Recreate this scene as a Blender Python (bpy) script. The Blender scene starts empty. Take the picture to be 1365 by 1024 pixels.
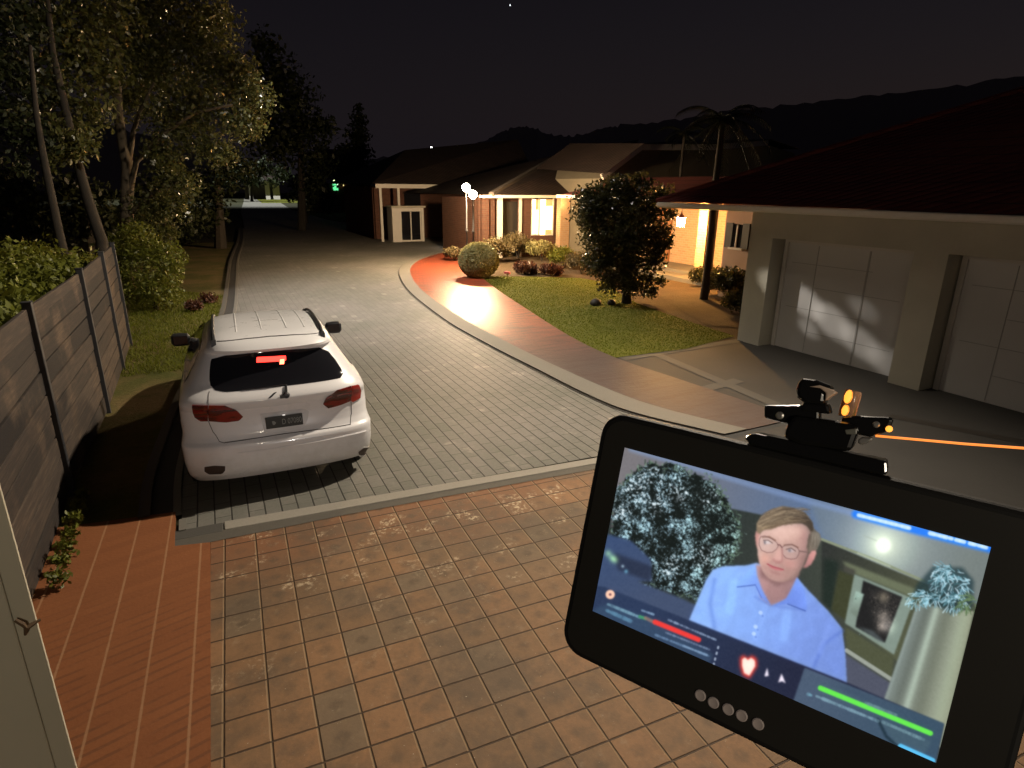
import bpy, bmesh, math, random
import numpy as np
from mathutils import Vector, Matrix, Euler
random.seed(7); rng = np.random.default_rng(7)
S = bpy.context.scene; COL = S.collection
R = math.radians; PI = math.pi

# ---------------------------------------------------------------- camera (also used to turn a photo pixel into a world point)
FPX, CX, CY, YAW, PIT, ROLL, CH = 815., 682.5, 512., R(27.3), R(17.8), R(.6), 3.0
FW = Vector((math.sin(YAW)*math.cos(PIT), math.cos(YAW)*math.cos(PIT), -math.sin(PIT)))
_r = Vector((math.cos(YAW), -math.sin(YAW), 0)); _u = _r.cross(FW)
RT = _r*math.cos(ROLL)+_u*math.sin(ROLL); UP = _u*math.cos(ROLL)-_r*math.sin(ROLL)
EYE = Vector((0, 0, CH))
def ray(x, y): return FW+RT*((x-CX)/FPX)-UP*((y-CY)/FPX)
def at(x, y, z=0.):
    d = ray(x, y); return EYE+d*((z-CH)/d.z)
def atX(x, y, X):
    d = ray(x, y); return EYE+d*(X/d.x)
def atY(x, y, Y):
    d = ray(x, y); return EYE+d*(Y/d.y)
cam = bpy.data.objects.new('camera', bpy.data.cameras.new('camera')); COL.objects.link(cam)
cam.matrix_world = Matrix((( RT.x, UP.x, -FW.x, 0), (RT.y, UP.y, -FW.y, 0), (RT.z, UP.z, -FW.z, CH), (0, 0, 0, 1)))
cam.data.sensor_width = 36; cam.data.lens = FPX/1365*36; cam.data.clip_start = .03; cam.data.clip_end = 3000
S.camera = cam
S.view_settings.view_transform = 'Standard'; S.view_settings.look = 'None'; S.view_settings.exposure = 0; S.view_settings.gamma = 1
S.cycles.use_denoising = True; S.cycles.max_bounces = 6; S.cycles.sample_clamp_indirect = 4
S.cycles.caustics_reflective = False; S.cycles.caustics_refractive = False

# ---------------------------------------------------------------- material helper
class NT:
    def __init__(s, name):
        s.m = bpy.data.materials.new(name); s.m.use_nodes = True; s.t = s.m.node_tree; s.N = s.t.nodes
        s.b = s.N['Principled BSDF']
    def n(s, ty, **kw):
        o = s.N.new('ShaderNode'+ty)
        for k, v in kw.items(): setattr(o, k, v)
        return o
    def put(s, sock, v):
        if hasattr(v, 'is_linked') or isinstance(v, bpy.types.NodeSocket): s.t.links.new(v, sock)
        else:
            if isinstance(v, (tuple, list)) and len(v) == 3 and sock.type == 'RGBA': v = (*v, 1)
            sock.default_value = v
    def ma(s, op, a, b=None, c=None, clamp=False):
        o = s.n('Math', operation=op, use_clamp=clamp); s.put(o.inputs[0], a)
        if b is not None: s.put(o.inputs[1], b)
        if c is not None: s.put(o.inputs[2], c)
        return o.outputs[0]
    def mix(s, f, a, b, mode='MIX'):
        o = s.n('Mix', data_type='RGBA', blend_type=mode); s.put(o.inputs[0], f); s.put(o.inputs[6], a); s.put(o.inputs[7], b)
        return o.outputs[2]
    def obj(s): return s.n('TexCoord').outputs['Object']
    def world(s): return s.n('NewGeometry').outputs['Position']
    def map(s, v, rot=(0, 0, 0), sc=(1, 1, 1), loc=(0, 0, 0)):
        o = s.n('Mapping'); s.put(o.inputs[0], v); o.inputs[1].default_value = loc; o.inputs[2].default_value = rot; o.inputs[3].default_value = sc
        return o.outputs[0]
    def xyz(s, v):
        o = s.n('SeparateXYZ'); s.put(o.inputs[0], v); return o.outputs
    def comb(s, x=0., y=0., z=0.):
        o = s.n('CombineXYZ'); s.put(o.inputs[0], x); s.put(o.inputs[1], y); s.put(o.inputs[2], z); return o.outputs[0]
    def noise(s, v, sc, det=3., ro=.55):
        o = s.n('TexNoise'); s.put(o.inputs['Vector'], v); o.inputs['Scale'].default_value = sc; o.inputs['Detail'].default_value = det
        o.inputs['Roughness'].default_value = ro; return o.outputs[0]
    def ramp(s, f, *st):
        o = s.n('ValToRGB'); s.put(o.inputs[0], f); e = o.color_ramp.elements
        while len(e) < len(st): e.new(.5)
        for q, (p, c) in zip(e, st):
            q.position = p; q.color = (*c, 1) if isinstance(c, (tuple, list)) else (c, c, c, 1)
        return o.outputs[0]
    def step(s, f, a, b):
        o = s.n('MapRange', interpolation_type='SMOOTHSTEP'); s.put(o.inputs[0], f); o.inputs[1].default_value = a; o.inputs[2].default_value = b
        return o.outputs[0]
    def wn(s, v):
        o = s.n('TexWhiteNoise', noise_dimensions='3D'); s.put(o.inputs['Vector'], v); return o.outputs
    def bump(s, h, st=.3, d=.02):
        o = s.n('Bump'); o.inputs['Strength'].default_value = st; o.inputs['Distance'].default_value = d; s.put(o.inputs['Height'], h)
        s.put(s.b.inputs['Normal'], o.outputs[0]); return o
    def set(s, **k):
        for a, v in k.items(): s.put(s.b.inputs[{'col': 'Base Color', 'ro': 'Roughness', 'met': 'Metallic', 'spec': 'Specular IOR Level', 'coat': 'Coat Weight', 'em': 'Emission Color', 'es': 'Emission Strength', 'tr': 'Transmission Weight', 'alpha': 'Alpha', 'cr': 'Coat Roughness', 'ior': 'IOR'}[a]], v)
        return s.m
def plain(name, col, ro=.6, var=.25, sc=6., bump=0., **k):
    t = NT(name); p = t.obj(); f = t.noise(p, sc, 4.)
    c = t.mix(f, tuple(x*(1-var) for x in col), tuple(min(1, x*(1+var)) for x in col))
    if bump: t.bump(t.noise(p, sc*5, 4.), .4, bump)
    return t.set(col=c, ro=ro, **k)
def glow(name, col, st, var=0.):
    t = NT(name); c = (*col, 1)
    if var: c = t.mix(t.noise(t.obj(), 5.), tuple(x*(1-var) for x in col), col)
    return t.set(col=(.1, .1, .1), em=c, es=st)

# ---------------------------------------------------------------- mesh helper
class MB:
    def __init__(s): s.v = []; s.f = []; s.m = []
    def add(s, vs, fs, mi=0):
        b = len(s.v); s.v += [tuple(v) for v in vs]; s.f += [tuple(i+b for i in f) for f in fs]; s.m += [mi]*len(fs); return s
    def box(s, c, d, rz=0., mi=0, rot=None):
        M = rot if rot is not None else Matrix.Rotation(rz, 3, 'Z'); c = Vector(c)
        vs = [c+M@Vector((x*d[0]/2, y*d[1]/2, z*d[2]/2)) for x in (-1, 1) for y in (-1, 1) for z in (-1, 1)]
        return s.add(vs, [(0, 1, 3, 2), (4, 6, 7, 5), (0, 4, 5, 1), (2, 3, 7, 6), (0, 2, 6, 4), (1, 5, 7, 3)], mi)
    def bar(s, a, b, w, h, mi=0):
        a = Vector(a); b = Vector(b); d = b-a; M = d.to_track_quat('Y', 'Z').to_matrix()
        return s.box((a+b)/2, (w, d.length, h), mi=mi, rot=M)
    def tube(s, pts, rad, n=8, mi=0, cap=True):
        pts = [Vector(p) for p in pts]; rad = rad if isinstance(rad, (list, tuple)) else [rad]*len(pts); vs = []; fs = []
        x = None
        for i, p in enumerate(pts):
            d = (pts[min(i+1, len(pts)-1)]-pts[max(i-1, 0)]).normalized()
            if x is None: x = d.orthogonal().normalized()
            x = (x-d*x.dot(d)).normalized(); y = d.cross(x)
            vs += [p+(x*math.cos(2*PI*k/n)+y*math.sin(2*PI*k/n))*rad[i] for k in range(n)]
        for i in range(len(pts)-1):
            fs += [(i*n+k, i*n+(k+1) % n, (i+1)*n+(k+1) % n, (i+1)*n+k) for k in range(n)]
        if cap: fs += [tuple(range(n))[::-1], tuple((len(pts)-1)*n+k for k in range(n))]
        return s.add(vs, fs, mi)
    def lathe(s, prof, n=24, c=(0, 0, 0), mi=0, M=None):
        M = M or Matrix.Identity(3); c = Vector(c); vs = []; fs = []
        for r, z in prof: vs += [c+M@Vector((r*math.cos(2*PI*k/n), r*math.sin(2*PI*k/n), z)) for k in range(n)]
        for i in range(len(prof)-1): fs += [(i*n+k, i*n+(k+1) % n, (i+1)*n+(k+1) % n, (i+1)*n+k) for k in range(n)]
        fs += [tuple(range(n))[::-1], tuple((len(prof)-1)*n+k for k in range(n))]
        return s.add(vs, fs, mi)
    def prism(s, poly, z0, z1, mi=0):
        n = len(poly); vs = [(p[0], p[1], z0) for p in poly]+[(p[0], p[1], z1) for p in poly]
        return s.add(vs, [tuple(range(n))[::-1], tuple(range(n, 2*n))]+[(i, (i+1) % n, n+(i+1) % n, n+i) for i in range(n)], mi)
    def sheet(s, poly, z=0., mi=0): return s.add([(p[0], p[1], z) for p in poly], [tuple(range(len(poly)))], mi)
    def grid(s, P, mi=0):
        h, w = len(P), len(P[0]); vs = [q for r in P for q in r]
        return s.add(vs, [(i*w+j, i*w+j+1, (i+1)*w+j+1, (i+1)*w+j) for i in range(h-1) for j in range(w-1)], mi)
    def build(s, name, mats, parent=None, smooth=False, bevel=0., ang=35, fix=True):
        me = bpy.data.meshes.new(name); me.from_pydata(s.v, [], s.f)
        mats = mats if isinstance(mats, (list, tuple)) else [mats]
        for m in mats: me.materials.append(m)
        if len(mats) > 1: me.polygons.foreach_set('material_index', s.m)
        if fix:
            bm = bmesh.new(); bm.from_mesh(me); bmesh.ops.recalc_face_normals(bm, faces=bm.faces); bm.to_mesh(me); bm.free()
        if smooth:
            me.polygons.foreach_set('use_smooth', [True]*len(me.polygons)); me.set_sharp_from_angle(angle=R(ang))
        o = bpy.data.objects.new(name, me); COL.objects.link(o)
        if parent: o.parent = parent
        if bevel:
            b = o.modifiers.new('b', 'BEVEL'); b.width = bevel; b.segments = 2; b.limit_method = 'ANGLE'; b.angle_limit = R(40)
        return o
def tag(o, label=None, cat=None, group=None, kind=None):
    for k, v in (('label', label), ('category', cat), ('group', group), ('kind', kind)):
        if v: o[k] = v
    return o
def thing(name, label, cat, loc=(0, 0, 0), rz=0., group=None):
    o = bpy.data.objects.new(name, None); COL.objects.link(o); o.location = loc; o.rotation_euler = (0, 0, rz); o.empty_display_size = .2
    return tag(o, label, cat, group)
def struct(o): o['kind'] = 'structure'; return o
def leaves(name, C, size, mat, parent=None, var=.5, flat=0., long=2.0):
    """many small rhombic leaves at the points C (N,3), one mesh"""
    C = np.asarray(C, float); n = len(C)
    a = rng.normal(size=(n, 3)); a[:, 2] *= (1-flat); a /= np.linalg.norm(a, axis=1)[:, None]
    b = rng.normal(size=(n, 3)); b -= a*(a*b).sum(1)[:, None]; b /= np.linalg.norm(b, axis=1)[:, None]; c = np.cross(a, b)
    s = size*(1+var*(rng.random(n)-.5)*2)[:, None]
    V = np.stack([C-a*s*long/2, C+b*s*.5+c*s*.12, C+a*s*long/2, C-b*s*.5+c*s*.12], 1).reshape(-1, 3)
    me = bpy.data.meshes.new(name); me.vertices.add(4*n); me.vertices.foreach_set('co', V.ravel())
    me.loops.add(4*n); me.loops.foreach_set('vertex_index', np.arange(4*n, dtype=np.int32))
    me.polygons.add(n); me.polygons.foreach_set('loop_start', np.arange(0, 4*n, 4, dtype=np.int32)); me.update(calc_edges=True)
    me.materials.append(mat); o = bpy.data.objects.new(name, me); COL.objects.link(o)
    if parent: o.parent = parent
    return o
def lump(c, r, n, shell=.55, sq=1.):
    d = rng.normal(size=(n, 3)); d /= np.linalg.norm(d, axis=1)[:, None]
    q = shell+(1-shell)*rng.random(n)
    # break the lump into twigs so that gaps stay open
    ph = np.sin(d[:, 0]*7+c[0]*3)*np.sin(d[:, 1]*8+c[1])*np.sin(d[:, 2]*7+c[2]*2)
    q *= 1+.22*ph
    p = d*(q*r)[:, None]; p[:, 2] *= sq
    return p+np.array(c)

# ---------------------------------------------------------------- materials
def leafmat(name, lo, hi, ro=.45, spec=.4):
    t = NT(name); r = t.n('NewGeometry').outputs['Random Per Island']; f = t.noise(t.obj(), 1.3, 2.)
    c = t.mix(t.ma('ADD', t.ma('MULTIPLY', r, .6), t.ma('MULTIPLY', f, .4)), lo, hi)
    t.set(col=c, ro=ro, spec=spec); t.b.inputs['Subsurface Weight'].default_value = 0
    tr = t.n('BsdfTranslucent'); t.put(tr.inputs[0], c); mx = t.n('MixShader'); mx.inputs[0].default_value = .5 if name == 'leaf_front' else .25
    out = t.N['Material Output']; t.t.links.new(t.b.outputs[0], mx.inputs[1]); t.t.links.new(tr.outputs[0], mx.inputs[2]); t.t.links.new(mx.outputs[0], out.inputs[0])
    return t.m
M = {}
M['leaf_olive'] = leafmat('leaf_olive', (.05, .058, .016), (.145, .145, .042), .28, .75)
M['leaf_dark'] = leafmat('leaf_dark', (.015, .022, .01), (.045, .055, .02))
M['leaf_hedge'] = leafmat('leaf_hedge', (.075, .09, .012), (.21, .22, .03))
M['leaf_ball'] = leafmat('leaf_ball', (.20, .19, .07), (.42, .38, .17))
M['leaf_red'] = leafmat('leaf_red', (.06, .02, .015), (.14, .06, .03))
M['leaf_grey'] = leafmat('leaf_grey', (.09, .075, .035), (.22, .17, .08))
M['leaf_front'] = leafmat('leaf_front', (.016, .022, .009), (.07, .065, .022), .3, .6)
M['bark'] = plain('bark', (.11, .085, .055), .9, .5, 9., .02)
M['bark_dark'] = plain('bark_dark', (.032, .026, .02), .9, .5, 9., .02)
def ground_mat(name, c1, c2, sc=.6):
    t = NT(name); p = t.world(); f = t.noise(p, sc, 8., .65); g = t.noise(p, 14, 6., .7)
    c = t.mix(t.step(f, .35, .65), c1, c2); c = t.mix(t.ma('MULTIPLY', g, .6), c, (.02, .018, .012)); t.bump(g, .6, .04)
    return t.set(col=c, ro=.95, spec=.2)
M['soil'] = ground_mat('soil', (.07, .045, .025), (.11, .075, .04))
M['far_ground'] = ground_mat('far_ground', (.03, .035, .015), (.05, .045, .02), .1); M['hill'] = plain('haze_paled_hill', (.40, .36, .33), .95, .2, .02)  # hill colour paled to stand in for haze over dark distant hills
M['lawn'] = ground_mat('lawn', (.11, .125, .012), (.165, .165, .02), .8)
M['verge'] = ground_mat('verge', (.11, .12, .025), (.24, .17, .07), .7)
M['frond'] = leafmat('frond', (.008, .010, .005), (.018, .02, .009)); M['grass_blade'] = leafmat('grass_blade', (.11, .13, .012), (.165, .175, .02), .6, .2)

def road_mat():
    t = NT('road_pavers'); p = t.world(); x, y, z = t.xyz(t.map(p, (0, 0, R(1.5))))
    L, Wd = .29, .148
    col = t.ma('FLOOR', t.ma('DIVIDE', x, Wd)); off = t.ma('MULTIPLY', t.ma('MODULO', t.ma('ABSOLUTE', col), 2.), .5)
    yy = t.ma('ADD', t.ma('DIVIDE', y, L), off); row = t.ma('FLOOR', yy)
    fx = t.ma('FRACT', t.ma('DIVIDE', x, Wd)); fy = t.ma('FRACT', yy)
    ex = t.ma('MULTIPLY', t.ma('MINIMUM', fx, t.ma('SUBTRACT', 1., fx)), Wd); ey = t.ma('MULTIPLY', t.ma('MINIMUM', fy, t.ma('SUBTRACT', 1., fy)), L)
    j = t.ma('MULTIPLY', t.step(ex, .003, .010), t.ma('ADD', .35, t.ma('MULTIPLY', t.step(ey, .002, .008), .65)))
    rv = t.wn(t.comb(col, row, 0.))[0]
    big = t.noise(p, .35, 5., .6); fine = t.noise(p, 25, 5., .7); mid = t.noise(p, 2.2, 5., .65)
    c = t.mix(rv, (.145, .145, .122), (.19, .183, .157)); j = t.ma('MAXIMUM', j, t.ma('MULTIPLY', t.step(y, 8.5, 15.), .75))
    c = t.mix(t.step(big, .4, .62), c, t.mix(rv, (.20, .188, .168), (.225, .208, .188)))
    c = t.mix(t.ma('MULTIPLY', fine, .5), c, (.07, .068, .06))
    st = t.ma('MULTIPLY', t.step(mid, .58, .70), t.step(big, .42, .60)); c = t.mix(t.ma('MULTIPLY', st, .7), c, (.34, .31, .27))
    c = t.mix(t.ma('MULTIPLY', t.step(rv, .988, .99), .35), c, (.30, .28, .24))
    c = t.mix(j, (.035, .033, .028), c)
    t.bump(t.ma('ADD', j, t.ma('MULTIPLY', fine, .35)), .5, .012)
    return t.set(col=c, ro=t.ma('ADD', .5, t.ma('MULTIPLY', fine, .35)), spec=.35)
M['road'] = road_mat()
def tile_mat():
    t = NT('driveway_tiles'); p = t.world(); q = t.map(p, (0, 0, R(-3.2)*-1), (4.0, 4.0, 4.0), (.52, .1, 0))
    x, y, z = t.xyz(q); cx = t.ma('FLOOR', x); cy = t.ma('FLOOR', y); fx = t.ma('FRACT', x); fy = t.ma('FRACT', y)
    ex = t.ma('MINIMUM', fx, t.ma('SUBTRACT', 1., fx)); ey = t.ma('MINIMUM', fy, t.ma('SUBTRACT', 1., fy))
    wob = t.ma('MULTIPLY', t.ma('SUBTRACT', t.noise(p, 18, 3.), .5), .02)
    jx = t.step(t.ma('ADD', ex, wob), .016, .042); jy = t.step(t.ma('ADD', ey, wob), .014, .036)
    rv, rc = t.wn(t.comb(cx, cy, 0.)); rv2 = t.wn(t.comb(cx, cy, 5.))[0]
    big = t.noise(p, .7, 5., .6); mid = t.noise(p, 5., 6., .7); fine = t.noise(p, 40, 5., .7)
    c = t.mix(rv, (.25, .145, .072), (.33, .175, .082)); c = t.mix(t.ma('MULTIPLY', t.step(mid, .4, .7), .4), c, (.14, .09, .05))
    c = t.mix(t.ma('MULTIPLY', t.step(rv2, .5, 1.), .7), c, (.19, .15, .10))
    # far edge redder and dirtier
    yy = t.xyz(p)[1]; far = t.step(t.ma('ADD', yy, t.ma('MULTIPLY', big, 1.5)), 5.0, 6.1)
    grime = t.ma('MULTIPLY', t.step(yy, 3.4, 4.9), t.step(big, .36, .6)); c = t.mix(t.ma('MULTIPLY', grime, .65), c, (.10, .083, .055))
    c = t.mix(t.ma('MULTIPLY', far, .8), c, (.26, .105, .045))
    # dark worn cross in the middle of each tile
    dx = t.ma('SUBTRACT', fx, .5); dy = t.ma('SUBTRACT', fy, .5)
    dd = t.ma('SQRT', t.ma('ADD', t.ma('MULTIPLY', dx, dx), t.ma('MULTIPLY', dy, dy)))
    cr = t.ma('ADD', dd, t.ma('MULTIPLY', t.ma('MULTIPLY', t.ma('ABSOLUTE', dx), t.ma('ABSOLUTE', dy)), 2.2))
    cr = t.ma('ADD', cr, t.ma('MULTIPLY', t.ma('SUBTRACT', mid, .5), .35))
    blot = t.ma('SUBTRACT', 1., t.step(cr, .08, .30)); blot = t.ma('MULTIPLY', blot, t.ma('MULTIPLY', t.ma('ADD', .3, t.ma('MULTIPLY', rv2, .5)), t.step(mid, .3, .6)))
    c = t.mix(blot, c, (.10, .072, .045))
    c = t.mix(t.ma('MULTIPLY', fine, .45), c, (.09, .06, .04)); blk = t.noise(p, 1.1, 6., .7); c = t.mix(t.ma('MULTIPLY', t.step(blk, .46, .62), .65), c, (.115, .083, .055)); c = t.mix(t.ma('MULTIPLY', t.step(t.noise(p, 8., 6., .75), .56, .72), .35), c, (.33, .24, .15)); c = t.mix(t.step(t.noise(p, 60, 2., .5), .74, .78), c, (.42, .34, .24))
    eff = t.ma('MULTIPLY', t.step(t.noise(p, 2.6, 2., .5), .54, .66), t.step(t.noise(p, 24, 6., .75), .50, .62)); eff = t.ma('MULTIPLY', eff, t.step(yy, 3.0, 4.2))
    c = t.mix(t.ma('MULTIPLY', eff, .9), c, (.56, .44, .29))
    c = t.mix(jx, t.mix(t.step(fx, .45, .55), (.055, .034, .02), (.26, .17, .09)), c); c = t.mix(jy, (.065, .04, .024), c)
    t.bump(t.ma('ADD', t.ma('MULTIPLY', jx, jy), t.ma('MULTIPLY', fine, .25)), .6, .012)
    return t.set(col=c, ro=.7, spec=.3)
M['tiles'] = tile_mat()
def walk_mat():
    t = NT('walkway_bricks'); p = t.world(); x, y, z = t.xyz(t.map(p, (0, 0, R(3.))))
    W = .265
    fx = t.ma('FRACT', t.ma('DIVIDE', t.ma('ADD', x, 5.05), W)); ex = t.ma('MULTIPLY', t.ma('MINIMUM', fx, t.ma('SUBTRACT', 1., fx)), W)
    cx = t.ma('FLOOR', t.ma('DIVIDE', t.ma('ADD', x, 5.05), W))
    ry = t.ma('DIVIDE', t.ma('SUBTRACT', y, t.ma('MULTIPLY', x, .32)), .088); fy = t.ma('FRACT', ry)
    ey = t.ma('MINIMUM', fy, t.ma('SUBTRACT', 1., fy)); rv = t.wn(t.comb(cx, t.ma('FLOOR', ry), 0.))[0]
    near = t.ma('SUBTRACT', 1., t.step(t.ma('ADD', y, t.noise(p, 2., 3.)), 4.2, 5.8))
    c = t.mix(rv, (.25, .095, .036), (.29, .112, .042)); c = t.mix(t.ma('MULTIPLY', t.noise(p, 3., 6., .65), .5), c, (.20, .065, .025))
    c = t.mix(t.ma('MULTIPLY', t.noise(p, 45, 5., .7), .4), c, (.15, .05, .02))
    jy = t.ma('MULTIPLY', t.ma('SUBTRACT', 1., t.step(ey, .06, .2)), near); jy = t.ma('MULTIPLY', jy, t.step(t.noise(p, 4, 3.), .35, .55)); c = t.mix(t.ma('MULTIPLY', jy, .45), c, (.10, .045, .025))
    jx = t.step(t.ma('ADD', ex, t.ma('MULTIPLY', t.ma('SUBTRACT', t.noise(p, 9, 4.), .5), .008)), .003, .011); c = t.mix(jx, (.33, .17, .085), c)
    t.bump(t.ma('SUBTRACT', t.noise(p, 40, 5.), jy), .4, .008)
    return t.set(col=c, ro=.8, spec=.25)
M['walk'] = walk_mat()
def path_mat():
    t = NT('footpath_bricks'); p = t.world(); x, y, z = t.xyz(p)
    b = t.n('TexBrick'); t.put(b.inputs['Vector'], t.map(p, (0, 0, R(18)))); b.inputs['Scale'].default_value = 1; b.inputs['Brick Width'].default_value = .23; b.inputs['Row Height'].default_value = .115; b.inputs['Mortar Size'].default_value = .006
    b.inputs[1].default_value = (.42, .075, .025, 1); b.inputs[2].default_value = (.34, .07, .03, 1); b.inputs[3].default_value = (.12, .05, .03, 1)
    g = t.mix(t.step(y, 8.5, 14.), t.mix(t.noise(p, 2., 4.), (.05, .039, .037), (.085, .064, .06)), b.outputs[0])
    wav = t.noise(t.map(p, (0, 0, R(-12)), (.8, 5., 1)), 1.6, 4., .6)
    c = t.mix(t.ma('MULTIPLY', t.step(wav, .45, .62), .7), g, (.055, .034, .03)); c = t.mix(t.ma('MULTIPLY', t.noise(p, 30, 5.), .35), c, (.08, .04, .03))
    t.bump(t.ma('ADD', b.outputs[1], t.noise(p, 12, 4.)), .35, .01)
    return t.set(col=c, ro=t.ma('SUBTRACT', .62, t.ma('MULTIPLY', t.step(y, 10., 16.), .22)), spec=.45)
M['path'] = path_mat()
def conc(name, c1, c2, ro=.75):
    t = NT(name); p = t.world(); f = t.noise(p, .9, 6., .6); g = t.noise(p, 35, 5., .7)
    c = t.mix(f, c1, c2); c = t.mix(t.ma('MULTIPLY', g, .5), c, tuple(k*.5 for k in c1)); t.bump(g, .3, .006)
    return t.set(col=c, ro=ro, spec=.3)
M['conc'] = conc('concrete', (.042, .039, .036), (.07, .066, .06)); M['kerb_light'] = conc('kerb_pale', (.27, .25, .21), (.36, .33, .28)); M['kerb'] = conc('kerb_concrete', (.15, .14, .12), (.22, .205, .175)); M['kerb_dark'] = conc('kerb_dark', (.09, .082, .07), (.14, .125, .10))
M['conc_band'] = conc('concrete_band', (.075, .07, .062), (.105, .10, .088))
def brick_mat(name, ax, c1, c2, mort, bw=.23, rh=.086):
    t = NT(name); x, y, z = t.xyz(t.world()); b = t.n('TexBrick'); t.put(b.inputs['Vector'], t.comb(x if ax == 'x' else y if ax == 'y' else t.ma('ADD', x, y), z, 0.))
    b.inputs['Scale'].default_value = 1; b.inputs['Brick Width'].default_value = bw; b.inputs['Row Height'].default_value = rh; b.inputs['Mortar Size'].default_value = .008
    b.inputs[1].default_value = (*c1, 1); b.inputs[2].default_value = (*c2, 1); b.inputs[3].default_value = (*mort, 1)
    c = t.mix(t.ma('MULTIPLY', t.noise(t.world(), 9, 4.), .3), b.outputs[0], tuple(k*.5 for k in c1)); t.bump(t.ma('SUBTRACT', 1., b.outputs[1]), .5, .01)
    return t.set(col=c, ro=.85, spec=.2)
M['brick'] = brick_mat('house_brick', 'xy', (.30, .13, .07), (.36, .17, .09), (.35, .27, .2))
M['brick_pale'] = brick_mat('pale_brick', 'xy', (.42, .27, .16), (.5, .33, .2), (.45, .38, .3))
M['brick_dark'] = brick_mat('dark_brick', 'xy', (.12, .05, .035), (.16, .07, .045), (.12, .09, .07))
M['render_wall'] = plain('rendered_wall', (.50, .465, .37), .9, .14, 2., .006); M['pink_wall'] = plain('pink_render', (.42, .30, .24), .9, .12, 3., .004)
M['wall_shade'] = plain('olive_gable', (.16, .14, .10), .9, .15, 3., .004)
M['gutter'] = plain('gutter_paint', (.78, .73, .64), .45, .06, 2.); M['white_paint'] = plain('white_paint', (.62, .58, .52), .5, .08, 5.); M['door_white'] = plain('garage_door_paint', (.62, .60, .57), .45, .06, 2.)
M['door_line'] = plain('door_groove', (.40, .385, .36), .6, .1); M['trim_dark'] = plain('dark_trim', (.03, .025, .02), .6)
def roof_mat(name, c1, c2):
    t = NT(name); p = t.obj(); x, y, z = t.xyz(p); f = t.ma('FRACT', t.ma('MULTIPLY', z, 7.)); cid = t.wn(t.comb(t.ma('FLOOR', t.ma('MULTIPLY', t.ma('ADD', x, y), 4.)), t.ma('FLOOR', t.ma('MULTIPLY', z, 7.)), 0.))[0]
    w = t.ma('ABSOLUTE', t.ma('SINE', t.ma('MULTIPLY', t.ma('ADD', x, y), 4*PI))); c = t.mix(cid, c1, c2); c = t.mix(t.ma('MULTIPLY', t.noise(p, 2, 5.), .5), c, tuple(k*.4 for k in c1))
    c = t.mix(t.step(f, .0, .14), (.015, .008, .006), c); t.bump(t.ma('ADD', f, t.ma('MULTIPLY', w, .6)), .8, .04)
    return t.set(col=c, ro=.75, spec=.3)
M['roof_red'] = roof_mat('roof_tiles_red', (.17, .034, .026), (.23, .052, .036)); M['roof_brown'] = roof_mat('roof_tiles_brown', (.026, .018, .016), (.042, .027, .023))
def plank_mat():
    t = NT('fence_boards'); p = t.world(); x, y, z = t.xyz(p); r = t.n('NewGeometry').outputs['Random Per Island']
    g = t.noise(t.map(p, sc=(1, .6, 9)), 3.5, 6., .65); st = t.noise(p, 1.3, 5., .6)
    c = t.mix(r, (.028, .024, .022), (.135, .10, .075)); c = t.mix(t.step(st, .5, .7), c, (.15, .105, .072)); c = t.mix(t.step(g, .42, .68), t.mix(.5, c, (.03, .028, .028)), c)
    t.bump(g, .5, .01); return t.set(col=c, ro=.85, spec=.25)
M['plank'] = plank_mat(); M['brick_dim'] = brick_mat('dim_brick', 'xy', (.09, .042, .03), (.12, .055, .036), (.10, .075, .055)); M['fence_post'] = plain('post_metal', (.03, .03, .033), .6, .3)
M['post_paint'] = plain('porch_post_paint', (.50, .47, .37), .55, .12, 1.5)
M['rust'] = plain('rust', (.10, .06, .03), .8)
M['black_metal'] = plain('black_metal', (.02, .02, .022), .35)
M['glass_dark'] = plain('dark_glass', (.012, .012, .015), .06, 0, spec=.6)

# ---------------------------------------------------------------- world and lamps
w = bpy.data.worlds.new('World'); S.world = w; w.use_nodes = True; nt = w.node_tree
sky = nt.nodes.new('ShaderNodeTexSky'); sky.sky_type = 'NISHITA'; sky.sun_disc = False; sky.sun_elevation = R(-4.); sky.sun_rotation = R(80); sky.air_density = 1.6; sky.dust_density = 3.
bg = nt.nodes['Background']
SKY = .06
mx = nt.nodes.new('ShaderNodeMix'); mx.data_type = 'RGBA'; mx.blend_type = 'MULTIPLY'; mx.inputs[0].default_value = 1; mx.inputs[7].default_value = (1.0, .8, .9, 1)
nt.links.new(sky.outputs[0], mx.inputs[6]); nt.links.new(mx.outputs[2], bg.inputs[0]); bg.inputs[1].default_value = SKY
sx = nt.nodes.new('ShaderNodeTexCoord'); sp_ = nt.nodes.new('ShaderNodeSeparateXYZ'); nt.links.new(sx.outputs['Generated'], sp_.inputs[0]); cr = nt.nodes.new('ShaderNodeValToRGB'); nt.links.new(sp_.outputs[2], cr.inputs[0]); e_ = cr.color_ramp.elements; e_[0].position = 0; e_[0].color = (.165, .14, .175, 1); e_[1].position = .42; e_[1].color = (.038, .034, .064, 1)
ad = nt.nodes.new('ShaderNodeMix'); ad.data_type = 'RGBA'; ad.blend_type = 'ADD'; ad.inputs[0].default_value = 1; nt.links.new(mx.outputs[2], ad.inputs[6]); nt.links.new(cr.outputs[0], ad.inputs[7]); nt.links.new(ad.outputs[2], bg.inputs[0])
def lamp(name, ty, loc, power, col, size=.1, target=None, angle=90, blend=.5):
    d = bpy.data.lights.new(name, ty); d.energy = power; d.color = col
    if ty != 'SUN': d.shadow_soft_size = size
    o = bpy.data.objects.new(name, d); COL.objects.link(o); o.location = loc
    if target is not None: o.rotation_euler = (Vector(target)-Vector(loc)).to_track_quat('-Z', 'Y').to_euler()
    if ty == 'SPOT': d.spot_size = R(angle); d.spot_blend = blend
    return o
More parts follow.
